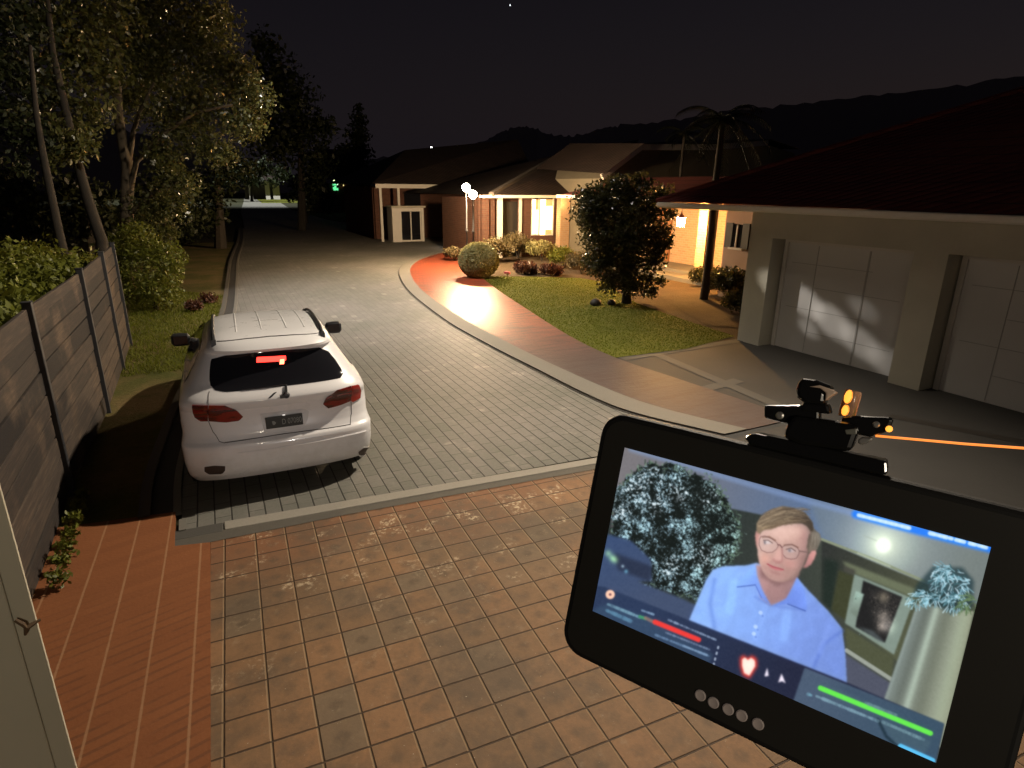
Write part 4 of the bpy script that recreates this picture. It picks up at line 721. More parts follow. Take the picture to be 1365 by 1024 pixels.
# far house with white posts and the glazed kiosk in front of it
fh = thing('veranda_house', 'dim far house with pale eaves and white veranda posts left of the lamps', 'house', (13., 37, 0)); q = lambda p: tuple(L(p, fh))
E0 = atY(500, 245, 35.); E1 = atY(700, 256, 35.)
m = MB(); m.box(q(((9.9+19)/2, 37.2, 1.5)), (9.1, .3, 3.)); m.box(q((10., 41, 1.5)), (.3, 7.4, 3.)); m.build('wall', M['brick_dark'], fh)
m = MB(); m.bar(q((E0.x, 35, 3.02)), q((E1.x, 35, 3.02)), .14, .22); m.build('fascia', M['white_paint'], fh)
T0 = atY(540, 200, 41.); T1 = atY(690, 186, 41.)
m = MB(); m.add([q(p) for p in ((E0.x-.2, 34.9, 3.14), (E1.x+1, 34.9, 3.14), (T1.x, 41, T1.z), (T0.x, 41, T0.z), (E0.x-.2, 47, 3.14), (E1.x+1, 47, 3.14))], [(0, 1, 2, 3), (0, 3, 4), (3, 2, 5, 4), (1, 5, 2)]); m.build('roof', M['roof_brown'], fh)
for px in (507, 531): p = atY(px, 262, 35.1); m = MB(); m.box(q((p.x, 35.1, 1.46)), (.14, .14, 2.92)); m.build('veranda_post', M['white_paint'], fh)
p = atY(486, 258, 37.); m = MB(); m.box(q((12.2, 37., 2.1)), (1., .1, 1.1)); fw = m.build('window', M['glass_dark'], fh); m = MB(); m.box(q((12.2, 36.96, 1.52)), (1.1, .1, .06)); m.build('sill', M['white_paint'], fw)
kb = thing('glazed_kiosk', 'small pale flat roofed bay with dark double glazed door across the road', 'kiosk', (11.1, 34.6, 0))
m = MB(); m.box((-.68, 0.4, .92), (.5, 1.0, 1.86)); m.box((.85, .4, .92), (.14, 1., 1.86)); m.box((.17, .4, 1.76), (1.22, .9, .18)); m.box((.17, .8, .83), (1.2, .1, 1.7)); m.build('wall', M['white_paint'], kb)
m = MB(); m.box((0, .35, 1.92), (2.0, 1.2, .09)); m.build('roof_slab', M['render_wall'], kb)
m = MB(); m.box((-.13, .05, .84), (.52, .04, 1.6)); m.box((.49, .05, .84), (.52, .04, 1.6)); gd = m.build('glazed_door', M['glass_dark'], kb)
m = MB(); [m.box((x, .02, .84), (.06, .06, 1.66)) for x in (-.40, .18, .76)]; m.box((-.11, .02, .045), (.52, .06, .09)); m.box((.47, .02, .045), (.52, .06, .09)); m.build('frame', M['white_paint'], gd)
lw_ = tag(MB().add(*[[(11.25, 29.5, 0), (13.2, 28.3, 0), (13.35, 28.55, 0), (11.4, 29.75, 0), (11.25, 29.5, .55), (13.2, 28.3, .55), (13.35, 28.55, .55), (11.4, 29.75, .55)], [(0, 1, 5, 4), (1, 2, 6, 5), (2, 3, 7, 6), (3, 0, 4, 7), (4, 5, 6, 7)]]).build('low_wall', M['brick_pale'], bevel=.02), 'low pale garden wall at the far end of the red footpath', 'wall')
# tiny garden lamp and far lights
p = atY(595, 304, 30.5); gl = thing('garden_lamp', 'small bright garden lamp low beside the low wall', 'lamp', (p.x, 30.5, 0)); m = MB(); m.tube([(0, 0, 0), (0, 0, p.z-.08)], .03, 6); m.build('stake', M['black_metal'], gl); m = MB(); m.lathe([(.03, -.08), (.09, -.04), (.10, .04), (.04, .09)], 10, (0, 0, p.z)); m.build('lamp_glass', glow('garden_glow', (1, .85, .7), 40), gl, smooth=True)
dh = thing('distant_house', 'distant house under the trees with small green and yellow lit windows', 'house', (*atY(450, 262, 75.).xy, 0)); q = lambda p: tuple(L(p, dh))
a = atY(412, 243, 75); b = atY(500, 246, 75); m = MB(); m.box(q(((a.x+b.x)/2, 77, 1.6)), (b.x-a.x, .4, 3.2)); m.build('wall', M['brick_dark'], dh)
m = MB(); m.add([q(p) for p in ((a.x-.5, 74.6, 3.9), (b.x+.5, 74.6, 3.9), (b.x-2, 80, 7.2), (a.x+2, 80, 7.2), (a.x-.5, 74.6, 4.1), (b.x+.5, 74.6, 4.1))], [(0, 1, 5, 4), (4, 5, 2, 3)]); m.build('roof', M['roof_brown'], dh)
for x0, x1, y0, y1, c, s in ((443, 451, 240, 254, (.15, .9, .35), 1.1), (444, 446, 240, 244, (.9, 1, .4), 3.), (448, 451, 240, 247, (.6, 1, .6), 2.), (455, 458.5, 242, 248, (1, .8, .3), 1.3), (420, 424, 238, 246, (1., .5, .35), .35)):
    a, b = atY(x0, y0, 76.7-.02*s), atY(x1, y1, 76.7-.02*s); m = MB(); m.box(q(((a.x+b.x)/2, 76.7-.02*s, (a.z+b.z)/2)), (b.x-a.x, .03, a.z-b.z)); m.build('window', glow('far_window', c, s), dh)
ct = thing('distant_cottage', 'pale distant cottage with a green patch, at the lit far end of the street', 'house', (*atY(352, 258, 150.).xy, 0)); q = lambda p: tuple(L(p, ct))
for x0, x1 in ((330, 335), (352, 358), (362, 371)): a = atY(x0, 240, 150); b = atY(x1, 240, 150); m = MB(); m.box(q(((a.x+b.x)/2, 150, 1.9)), (b.x-a.x, .4, 3.8)); m.build('wall', M['white_paint'], ct)
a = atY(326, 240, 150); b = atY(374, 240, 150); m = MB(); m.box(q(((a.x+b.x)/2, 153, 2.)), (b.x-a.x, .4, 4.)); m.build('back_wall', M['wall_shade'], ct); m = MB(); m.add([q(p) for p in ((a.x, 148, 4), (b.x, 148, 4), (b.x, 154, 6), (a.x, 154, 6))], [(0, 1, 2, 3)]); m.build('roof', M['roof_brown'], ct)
m = MB(); m.sheet([(a.x, 120), (b.x, 120), (b.x+2, 149), (a.x+2, 149)], .02); struct(m.build('far_lawn', M['lawn']))
p = atY(575, 198, 140.); hl = thing('hill_lamp', 'single white light shining above the far roofs', 'lamp', (p.x, 140, 0)); m = MB(); m.tube([(0, 0, 0), (0, 0, p.z)], .12, 6); m.build('pole', M['black_metal'], hl); m = MB(); m.lathe([(.05, -.35), (.3, -.1), (.3, .15), (.05, .4)], 10, (0, 0, p.z)); m.build('lamp_glass', glow('hill_glow', (1, 1, .95), 12), hl, smooth=True)
p = EYE+ray(680, 7)*900; m = MB(); m.lathe([(.1, -1.2), (1.1, 0), (.1, 1.2)], 10); o = m.build('star', glow('star_glow', (.9, .95, 1.), 2.), smooth=True); o.location = p; struct(o)
# dark hill line behind the roofs
H_ = [(-400, 90), (0, 130), (150, 165), (260, 205), (380, 232), (440, 225), (520, 208), (600, 200), (650, 186), (672, 174), (695, 168), (715, 172), (735, 180), (765, 182), (800, 172), (830, 166), (900, 160), (960, 150), (1050, 140), (1150, 128), (1250, 118), (1365, 100), (1500, 90)]
H_ = [(a[0]+(b[0]-a[0])*k/9, a[1]+(b[1]-a[1])*k/9+rng.normal()*1.3) for a, b in zip(H_[:-1], H_[1:]) for k in range(9)]+[H_[-1]]
m = MB(); P = [EYE+ray(*k)*260 for k in H_]; n = len(P); vs = [tuple(p) for p in P]+[(p.x*.93, p.y*.93, -1) for p in P]+[(p.x*1.2, p.y*1.2, -1) for p in P]; m.add(vs, [(i, i+1, n+i+1, n+i) for i in range(n-1)]+[(i, i+1, 2*n+i+1, 2*n+i) for i in range(n-1)]); struct(m.build('hills', M['hill'], smooth=True, ang=80))
# lamp posts
M['globe'] = glow('globe_glass', (1., .70, .40), 2300.)
for i, (px, py, Yp, lab) in enumerate(((621.5, 250, 22.2, 'taller left one of two globe lamp posts behind the clipped ball'), (630.5, 259.5, 21.6, 'shorter right one of two globe lamp posts behind the clipped ball'))):
    p = atY(px, py, Yp); o = thing('lamp_post', lab, 'lamp post', (p.x, Yp, 0), group='globe lamp posts')
    m = MB(); h = p.z-.15; m.lathe([(.10, 0), (.10, .05), (.055, .12), (.04, .3), (.035, 1.35), (.055, 1.38), (.055, 1.44), (.033, 1.47), (.028, h-.08), (.06, h-.04), (.07, h)], 12); m.build('pole', M['fence_post'], o, smooth=True, ang=50)
    m = MB(); m.lathe([(.145*math.sin(PI*k/14)+.001, p.z-.145*math.cos(PI*k/14)) for k in range(15)], 18); m.build('globe', M['globe'], o, smooth=True); m = MB(); m.lathe([(.05, p.z+.14), (.03, p.z+.17), (.005, p.z+.20)], 10); m.build('finial', M['fence_post'], o, smooth=True)
# porch lantern
p = atX(908, 294, 13.9); pn = thing('porch_lantern', 'glowing wall lantern hanging under the eaves at the porch', 'lantern', (13.9, p.y, p.z))
m = MB(); m.lathe([(.10, -.18), (.13, .08)], 8); m.build('glass', glow('lantern_glass', (1., .50, .13), 1900), pn)
m = MB(); m.lathe([(.13, .085), (.12, .10), (.03, .20), (.015, .26)], 6); m.tube([(0, 0, .24), (0, 0, 2.66-p.z)], .012, 6); [m.tube([(.078*math.cos(k*PI/3), .078*math.sin(k*PI/3), -.15), (.108*math.cos(k*PI/3), .108*math.sin(k*PI/3), .085)], .009, 5) for k in range(6)]; m.lathe([(.02, -.24), (.05, -.20), (.085, -.155)], 6); m.build('lantern_cage', M['black_metal'], pn)
# porch post beside the camera
p = EYE+ray(52, 837)*1.5; pp = thing('porch_post', 'pale painted porch post close to the camera at the left edge', 'post', (p.x, p.y, 0))
m = MB(); m.box((-.02, .0, 2.4), (.04, .06, 4.8)); m.box((-.1855, -.003, 2.4), (.291, .06, 4.8)); m.build('shaft', M['post_paint'], pp, bevel=.004)
m = MB(); m.box((-.17, -.01, .1), (.40, .2, .2)); m.build('base', M['post_paint'], pp, bevel=.01); m = MB(); m.box((-.17, -.01, 4.85), (.40, .2, .1)); m.build('cap', M['post_paint'], pp, bevel=.01)
pp.rotation_euler.z = R(14); h = Matrix.Rotation(R(-14), 3, 'Z') @ (EYE+ray(34, 830)*1.45-pp.location); h.y = -.032; m = MB(); m.tube([h+Vector((-.016, -.008, .02)), h+Vector((-.004, -.016, .006)), h+Vector((.0, -.014, -.008)), h+Vector((.028, -.006, -.002))], [.005, .006, .006, .003], 6); m.tube([h+Vector((0, -.014, -.006)), h+Vector((-.006, -.010, -.026))], [.006, .003], 6); m.build('hook', M['rust'], pp, smooth=True)
# ---------------------------------------------------------------- DISPLAY held up by an arm beside the camera
SC = .5; SQ = ((834, 597), (1323, 730), (1246, 1016), (789, 814)); TT = (1., .7402, .76645, 1.02625)
Q = [EYE+ray(*p)*t*SC for p, t in zip(SQ, TT)]; O = (Q[0]+Q[1]+Q[2]+Q[3])/4
EX = ((Q[1]-Q[0])+(Q[2]-Q[3])).normalized(); EYv = ((Q[0]-Q[3])+(Q[1]-Q[2])); EYv = (EYv-EX*EYv.dot(EX)).normalized(); EZ = EX.cross(EYv)
SW = ((Q[1]-Q[0]).length+(Q[2]-Q[3]).length)/2; SH_ = ((Q[0]-Q[3]).length+(Q[1]-Q[2]).length)/2
def duv(px, py, z=0.):
    d = ray(px, py); t = ((O+EZ*z)-EYE).dot(EZ)/d.dot(EZ); v = EYE+d*t-O; return Vector((v.dot(EX), v.dot(EYv), z))
MW = Matrix(((EX.x, EYv.x, EZ.x, O.x), (EX.y, EYv.y, EZ.y, O.y), (EX.z, EYv.z, EZ.z, O.z), (0, 0, 0, 1)))
dv = thing('tablet_display', 'black tablet display tilted in the foreground, its lit screen showing a video call', 'tablet'); dv.matrix_world = MW
u0 = (duv(801, 590).x+duv(748, 825).x)/2; v1 = (duv(860, 558).y+duv(1300, 668).y)/2; v0 = (duv(790, 886).y+duv(1040, 1012).y)/2; u1 = SW/2+(-SW/2-u0)*1.5
M['bezel'] = plain('black_bezel', (.018, .017, .015), .5, .2, spec=.25); M['shell'] = plain('black_shell', (.008, .008, .008), .6, spec=.2)
def rrect(a, b, c, d, r, n=8): 
    P = []
    for cx, cy, t0 in ((c-r, d-r, 0), (a+r, d-r, 90), (a+r, b+r, 180), (c-r, b+r, 270)): P += [(cx+r*math.cos(R(t0+90*k/n)), cy+r*math.sin(R(t0+90*k/n))) for k in range(n+1)]
    return P
m = MB(); m.prism(rrect(u0, v0, u1, v1, .020), -.018, -.0012); m.build('case', M['shell'], dv, bevel=.003)
e = .005; m = MB(); m.prism(rrect(u0+e, v0+e, u1-e, v1-e, .016), -.0012, -.0004); m.build('bezel', M['bezel'], dv)
M['btn'] = plain('button_added_glow', (.30, .25, .23), .6, .2, em=(1., .8, .72, 1), es=.018)  # faint emission added to the button colour to brighten the otherwise unlit buttons
for px, py in ((933.6, 927), (951, 936.7), (970.6, 945.6), (988.7, 954), (1010.5, 965.2)):
    c = duv(px, py); m = MB(); m.lathe([(.0042, -.0006), (.0042, .0004), (.0034, .0009), (.0026, .0006), (.0005, .0006)], 16, c); m.build('button', M['btn'], dv, smooth=True, ang=50)
# --- the picture on the screen, painted as emission colour on a fine grid
SX, SY, PS = 780, 588, 1.7; Wp, Hp = int(560*PS), int(440*PS)
GX, GY = np.meshgrid(SX+(np.arange(Wp)+.5)/PS, SY+(np.arange(Hp)+.5)/PS); IM = np.zeros((Hp, Wp, 3)); 
P7 = lambda L: [(760+x/2.2066, 560+y/2.2066) for x, y in L]; P4 = lambda L: [(980+x/6.827, 650+y/6.827) for x, y in L]; P5 = lambda L: [(1080+x/3.9385, 660+y/3.9385) for x, y in L]; P2 = lambda L: [(780+x/4.6545, 700+y/4.6545) for x, y in L]
def box(a, r, ax):
    if r < 1: return a
    k = 2*r+1; pad = [(0, 0)]*a.ndim; pad[ax] = (r+1, r); c = np.cumsum(np.pad(a, pad, mode='edge'), ax)
    s1 = [slice(None)]*a.ndim; s2 = list(s1); s1[ax] = slice(k, None); s2[ax] = slice(0, -k); return (c[tuple(s1)]-c[tuple(s2)])/k
def blur(a, px):
    r = int(round(px*PS*.6))
    for _ in range(3): a = box(box(a, r, 0), r, 1)
    return a
def mask(P, soft):
    x = [p[0] for p in P]; y = [p[1] for p in P]; c = np.zeros((Hp, Wp), bool)
    for i in range(len(P)):
        x1, y1 = P[i]; x2, y2 = P[(i+1) % len(P)]
        if y1 == y2: continue
        k = ((y1 > GY) != (y2 > GY)); c ^= k & (GX < (x2-x1)*(GY-y1)/(y2-y1)+x1)
    return blur(c.astype(float), soft)
def col8(c): return np.array(c, float)/255 if not isinstance(c, np.ndarray) else c
def fill(P, c, soft=1., a=1.):
    global IM
    k = (mask(P, soft)*a)[..., None]; IM = IM*(1-k)+col8(c)*k
def grad(p0, c0, p1, c1):
    d = np.array(p1)-np.array(p0); t = np.clip(((GX-p0[0])*d[0]+(GY-p0[1])*d[1])/(d@d), 0, 1)[..., None]; return (1-t)*col8(c0)+t*col8(c1)
def stroke(L, w_, c, soft=.8, a=1.):
    global IM
    dist = np.full((Hp, Wp), 1e9)
    for (x1, y1), (x2, y2) in zip(L[:-1], L[1:]):
        dx, dy = x2-x1, y2-y1; t = np.clip(((GX-x1)*dx+(GY-y1)*dy)/(dx*dx+dy*dy+1e-9), 0, 1); dist = np.minimum(dist, np.hypot(GX-x1-t*dx, GY-y1-t*dy))
    k = (np.clip((w_/2-dist)/max(soft, .01)+.5, 0, 1)*a)[..., None]; IM = IM*(1-k)+col8(c)*k
def add(cx, cy, r, c, p=2.):
    global IM
    k = np.exp(-(np.hypot(GX-cx, GY-cy)/r)**p)[..., None]; IM = np.clip(IM+k*col8(c), 0, 1.)
def smooth_noise(s): return blur(rng.random((Hp, Wp)), s)
def nrm(a): return (a-a.mean())/a.std()
ALL = [(700, 500), (1400, 500), (1400, 1100), (700, 1100)]
fill(ALL, grad((900, 700), (52, 56, 52), (1300, 900), (80, 80, 62)), 0)
# ceiling
fill(P7([(140, 60), (1260, 60), (1260, 560), (1010, 478), (742, 350), (560, 278), (462, 258), (420, 330), (120, 330)]), grad(P7([(200, 100)])[0], (132, 122, 118), P7([(700, 250)])[0], (100, 116, 140)), 1.2)
fill(P7([(700, 230), (1260, 340), (1260, 560), (1010, 478), (742, 350)]), grad(P7([(760, 300)])[0], (112, 122, 130), P7([(1150, 450)])[0], (128, 130, 116)), 6, .9)
add(*P7([(920, 365)])[0], 46, (70, 62, 40)); add(*P7([(950, 330)])[0], 90, (22, 22, 20))
stroke(P7([(180, 86), (700, 240), (1200, 372)]), 7, (140, 160, 190), 5, .55)
# wall, doorway, cornice, window on the right
fill(P5([(60, 235), (620, 470), (620, 1000), (60, 560)]), grad(P5([(70, 300)])[0], (56, 56, 50), P5([(560, 700)])[0], (92, 92, 66)), 1)
fill(P5([(70, 330), (150, 350), (120, 620), (60, 560)]), (36, 46, 38), 4, .8); fill(P5([(150, 395), (245, 430), (190, 660), (110, 600)]), (70, 70, 46), 2)
stroke(P5([(60, 232), (330, 335), (600, 452)]), 3.4, (150, 152, 118), 1.6); stroke(P5([(250, 305), (420, 375)]), 2.2, (190, 190, 160), 1.5, .8)
fill(P5([(170, 345), (560, 495), (560, 545), (200, 400)]), (116, 118, 88), 1.5); fill(P5([(180, 370), (240, 395), (230, 420), (175, 398)]), (80, 76, 64), 2)
fill(P5([(232, 415), (545, 545), (440, 838), (182, 672)]), (142, 152, 132), 1.2); fill(P5([(278, 448), (484, 535), (392, 775), (238, 692)]), (40, 38, 36), 1.)
fill(P5([(240, 503), (282, 520), (246, 642), (208, 612)]), grad(P5([(240, 510)])[0], (175, 190, 168), P5([(230, 640)])[0], (120, 128, 108)), 1.)
sp = np.clip(nrm(smooth_noise(.9))*nrm(smooth_noise(.8)), -3, 4); k = mask(P5([(300, 490), (470, 540), (420, 720), (350, 720), (320, 600)]), 5)
IM += (k*np.clip(.06+sp*.05, 0, .4))[..., None]*np.array([1, .85, .7]); add(*P5([(385, 535)])[0], 7, (70, 60, 45)); add(*P5([(385, 640)])[0], 8, (80, 70, 60)); add(*P5([(375, 690)])[0], 6, (80, 70, 60)); add(*P5([(410, 690)])[0], 9, (60, 55, 50))
fill(P5([(250, 690), (330, 712), (390, 770), (360, 765)]), (92, 96, 92), 1.5, .8)
fill(P5([(182, 690), (440, 852), (428, 965), (190, 800)]), (88, 88, 62), 1.5); stroke(P5([(190, 815), (430, 970)]), 5.5, (168, 166, 146), 1.5)
fill(P5([(180, 830), (430, 990), (400, 1080), (150, 1000)]), (88, 88, 98), 1.5)
# curtain
ca, cb = P5([(560, 570)])[0], P5([(860, 610)])[0]; cc, cd = P5([(350, 1180)])[0], P5([(690, 1330)])[0]
uu = ((GX-(ca[0]+(cc[0]-ca[0])*(GY-ca[1])/(cc[1]-ca[1])))/((cb[0]+(cd[0]-cb[0])*(GY-cb[1])/(cd[1]-cb[1]))-(ca[0]+(cc[0]-ca[0])*(GY-ca[1])/(cc[1]-ca[1])))).clip(0, 1)
f = .5+.10*np.exp(-((uu-.36)/.06)**2)*1.6-.07*np.exp(-((uu-.2)/.08)**2)-.05*np.exp(-((uu-.55)/.10)**2)+.10*np.exp(-((uu-.86)/.16)**2)+.06*np.exp(-((uu-.03)/.03)**2)
cur = np.stack([f*1.04+.05*uu, f*1.08+.02*uu, f*.98-.05*uu], -1); fill([ca, cb, cd, cc], cur, 1.)
add(*P5([(420, 262)])[0], 0.1, (0, 0, 0))
# ceiling lamp, spiky plant
add(*P5([(385, 265)])[0], 6, (200, 190, 150)); add(*P5([(375, 260)])[0], 15, (40, 40, 26)); stroke(P5([(280, 212), (350, 240)]), 1.6, (170, 170, 150), 2, .5)
def fronds(cx, cy, n, l, cols, spread, dirs=(0, 2*PI)):
    for _ in range(n):
        a = dirs[0]+(dirs[1]-dirs[0])*rng.random(); r0 = spread*math.sqrt(rng.random()); x, y = cx+r0*math.cos(a), cy+r0*.72*math.sin(a); b = a*.4+rng.normal()*.5+1.0; ll = l*(.5+rng.random())
        stroke([(x, y), (x+ll*math.cos(b), y+ll*math.sin(b))], .9+.5*rng.random(), cols[rng.integers(len(cols))], .7, .85)
fill(P5([(560, 470), (640, 380), (800, 380), (860, 450), (850, 590), (740, 620), (640, 570), (540, 520)]), (40, 60, 62), 3, .75)
for c, n, s in ((P5([(740, 470)])[0], 150, 27), (P5([(700, 410)])[0], 60, 16), (P5([(760, 560)])[0], 70, 16), (P5([(570, 540)])[0], 60, 15), (P5([(640, 545)])[0], 40, 10)): fronds(*c, n, 7, [(190, 225, 225), (225, 245, 240), (120, 165, 170), (60, 95, 95), (150, 190, 190)], s)
fronds(*P5([(830, 560)])[0], 40, 9, [(120, 140, 90), (90, 110, 70)], 12)
# left tree and car-like blue shape
TP = P7([(120, 330), (135, 210), (180, 150), (245, 125), (330, 140), (430, 185), (470, 260), (500, 300), (495, 370), (470, 420), (420, 440), (380, 530), (250, 500), (120, 420)])
n1 = nrm(smooth_noise(7.)); n2 = nrm(rng.random((Hp, Wp))); n3 = nrm(smooth_noise(.7)); k = np.clip((mask(TP, 9)+.13*nrm(smooth_noise(3.))+.06*n3-.42)*6, 0, 1); IM = IM*(1-k[..., None])+np.array((28, 32, 28))/255*k[..., None]
lum = np.clip(n3*.7+n2*.9+n1*.7-.35, 0, 2.2)*.46; fx_ = np.clip((GX-P7([(300, 0)])[0][0])/90, 0, 1)
IM += (k*lum)[..., None]*(np.array([.78, .92, .98])*(1-fx_[..., None]*.35)+np.array([.55, .62, .3])*fx_[..., None]*.35)
for x, y in ((190, 200), (240, 160), (150, 260), (320, 215), (410, 230), (300, 430), (390, 400), (250, 250)): k2 = np.exp(-(np.hypot(GX-P7([(x, y)])[0][0], GY-P7([(x, y)])[0][1])/13)**2)*np.clip(n3+n2*.5, 0, 2)*.28; IM += (k2*k)[..., None]
for _ in range(240):
    a = TP[rng.integers(len(TP))]; b = TP[(TP.index(a)+1) % len(TP)]; t = rng.random(); x, y = a[0]+(b[0]-a[0])*t, a[1]+(b[1]-a[1])*t; v = 60+rng.random()*100; x += rng.normal()*3; y += rng.normal()*3; stroke([(x, y), (x+rng.normal()*2.5, y+rng.normal()*2.5)], 1.6, (v*.85, v, v*.8), 1., .8)
fill(P7([(110, 335), (180, 355), (238, 410), (240, 475), (200, 475), (330, 525), (400, 560), (400, 640), (60, 560), (80, 440)]), grad(P7([(120, 350)])[0], (66, 82, 112), P7([(230, 540)])[0], (74, 84, 106)), 1.6)
fill(P7([(130, 390), (240, 430), (235, 475), (140, 440)]), (42, 46, 60), 3, .7); 
for x, y in ((112, 392), (124, 405), (132, 412)): add(*P7([(x, y)])[0], 4.5, (70, 90, 40))
add(*P7([(155, 430)])[0], 2., (110, 120, 110)); add(*P7([(165, 445)])[0], 2.5, (50, 90, 90))
IM = np.clip(IM*np.array([.94, .985, 1.05]), 0, 1)
# person in a blue shirt
SHP = P7([(345, 600), (370, 540), (400, 470), (420, 440), (450, 430), (520, 427), (548, 420), (660, 455), (700, 500), (760, 562), (800, 612), (810, 690), (815, 790), (640, 720), (480, 660)])
fill(SHP, grad(P7([(440, 500)])[0], (148, 182, 234), P7([(800, 650)])[0], (122, 150, 208)), 1.3)
for pts, wdt, c, a in (([(425, 470), (412, 540), (425, 610)], 10, (104, 138, 204), .5), ([(800, 620), (745, 660), (715, 730)], 9, (96, 124, 192), .6), ([(640, 560), (630, 640)], 26, (152, 186, 240), .5), ([(480, 480), (470, 560)], 26, (160, 198, 248), .6), ([(760, 610), (735, 680)], 14, (140, 170, 230), .5), ([(545, 520), (590, 545), (690, 560)], 6, (96, 124, 190), .45)): stroke(P7(pts), wdt/2.2, c, 5, a)
stroke(P7([(575, 550), (545, 640)]), 7, (150, 182, 238), 2, .5)
# neck
fill(P7([(545, 425), (675, 450), (660, 480), (640, 530), (590, 545), (560, 520)]), grad(P7([(560, 450)])[0], (186, 150, 148), P7([(650, 510)])[0], (158, 124, 124)), 1.5)
fill(P7([(560, 430), (650, 470), (680, 440), (660, 470), (610, 490), (560, 460)]), (128, 96, 96), 2.5, .7)
# collar
fill(P7([(545, 424), (492, 480), (490, 490), (543, 484), (560, 520), (592, 548), (566, 500), (548, 455)]), grad(P7([(500, 470)])[0], (146, 184, 244), P7([(580, 530)])[0], (120, 150, 220)), .9)
fill(P7([(668, 462), (690, 500), (698, 555), (692, 560), (640, 540), (592, 549), (635, 525), (655, 490)]), grad(P7([(640, 530)])[0], (116, 146, 216), P7([(690, 500)])[0], (130, 164, 232)), .9)
stroke(P7([(543, 485), (492, 491)]), 1.5, (74, 98, 160), 1.2, .8); stroke(P7([(692, 561), (640, 541)]), 1.5, (70, 94, 156), 1.2, .8); stroke(P7([(545, 484), (563, 522)]), 1.2, (84, 108, 172), 1.2, .7)
for x, y in ((560, 566), (545, 607), (540, 628)): stroke(P7([(x, y), (x+1, y+1)]), 5, (196, 216, 248), 1.2, .8); stroke(P7([(x+6, y+10), (x+7, y+10)]), 2, (90, 116, 180), 1.5, .6)
# head: back of hair, ear, face
fill(P4([(200, 400), (195, 330), (240, 260), (330, 200), (430, 170), (540, 185), (640, 230), (700, 310), (715, 370), (775, 430), (780, 480), (740, 570), (690, 590), (640, 560), (300, 400)]), grad(P4([(250, 300)])[0], (126, 110, 92), P4([(740, 480)])[0], (108, 100, 90)), 1.)
fill(P4([(190, 395), (182, 440), (190, 520), (204, 560), (240, 560), (230, 420), (212, 395)]), (198, 150, 142), .7)
fill(P4([(735, 570), (700, 572), (670, 610), (640, 690), (615, 730), (650, 728), (690, 700), (720, 650), (738, 600)]), grad(P4([(720, 590)])[0], (212, 158, 152), P4([(640, 720)])[0], (176, 126, 124)), .7)
FACE = P4([(235, 400), (300, 372), (420, 338), (520, 330), (620, 325), (668, 360), (690, 420), (672, 480), (668, 560), (655, 620), (620, 710), (575, 790), (520, 835), (440, 858), (370, 855), (305, 825), (255, 770), (220, 690), (203, 600), (205, 520), (215, 450)])
fill(FACE, grad(P4([(330, 450)])[0], (208, 178, 168), P4([(600, 780)])[0], (168, 136, 128)), .9)
fill(P4([(600, 380), (672, 420), (665, 600), (610, 720), (560, 780), (590, 640), (620, 520)]), (166, 128, 124), 5, .6)
fill(P4([(330, 370), (560, 335), (600, 430), (480, 480), (330, 450)]), (222, 192, 182), 6, .6)
fill(P4([(250, 720), (330, 700), (430, 770), (520, 800), (440, 856), (370, 855), (300, 825)]), (186, 150, 144), 5, .5)
add(*P4([(270, 650)])[0], 7, (14, 4, 2)); fill(P4([(430, 640), (560, 670), (540, 740), (450, 720)]), (204, 158, 150), 5, .6)
# hair fringe swept to the right
fill(P4([(200, 415), (195, 330), (240, 260), (330, 200), (430, 172), (540, 190), (640, 235), (705, 320), (712, 385), (690, 400), (655, 350), (600, 322), (520, 322), (420, 345), (320, 385), (255, 385), (225, 420)]), grad(P4([(280, 330)])[0], (142, 124, 102), P4([(660, 290)])[0], (80, 70, 61)), .8)
for pts, c, wdt in (([(220, 350), (320, 270), (450, 215)], (176, 154, 126), 3.5), ([(250, 370), (380, 320), (520, 270)], (168, 146, 116), 3), ([(430, 200), (540, 210), (600, 260)], (104, 88, 74), 3), ([(500, 290), (580, 280), (640, 310)], (92, 76, 62), 3), ([(300, 230), (420, 185)], (150, 130, 108), 3), ([(640, 260), (690, 340), (700, 400)], (78, 68, 58), 3), ([(330, 360), (460, 310), (560, 300)], (120, 100, 80), 2.5)): stroke(P4(pts), wdt, c, 2.5, .7)
fill(P4([(650, 540), (668, 480), (690, 400), (760, 410), (780, 470), (745, 560), (690, 575), (672, 600)]), grad(P4([(660, 480)])[0], (124, 110, 98), P4([(770, 470)])[0], (134, 128, 116)), 1.2)
for _ in range(150):
    x0_ = 215+rng.random()*430; a_ = np.array((x0_, 385-(x0_-215)*.16-rng.random()*150)); l_ = 60+90*rng.random(); d_ = np.array((1., -.42+.5*(x0_-215)/430+rng.normal()*.12)); P_ = [tuple(a_), tuple(a_+d_*l_*.5+np.array((0, -8))), tuple(a_+d_*l_)]
    if P_[2][0] < 690 and P_[2][1] > 185: v = [(158, 140, 116), (108, 92, 76), (132, 114, 93), (84, 72, 61)][rng.integers(4)]; stroke(P4(P_), .8, v, .9, .5)
for _ in range(40): x0_ = 665+rng.random()*95; y0_ = 410+rng.random()*90; stroke(P4([(x0_, y0_), (x0_-8+rng.normal()*6, y0_+60)]), .7, [(150, 140, 126), (96, 86, 76)][rng.integers(2)], .9, .45)
kf = mask(FACE, 2.)[..., None]; IM = IM+kf*(nrm(smooth_noise(3.))[..., None]*.006+nrm(smooth_noise(.7))[..., None]*.003)
kb = mask(FACE, .5)-0; ked = np.clip(blur(1-kb, 9.)*1.6-.25, 0, 1)*kb*np.clip((GX-P4([(400, 0)])[0][0])/40, 0, 1); IM = IM*(1-.30*ked[..., None])
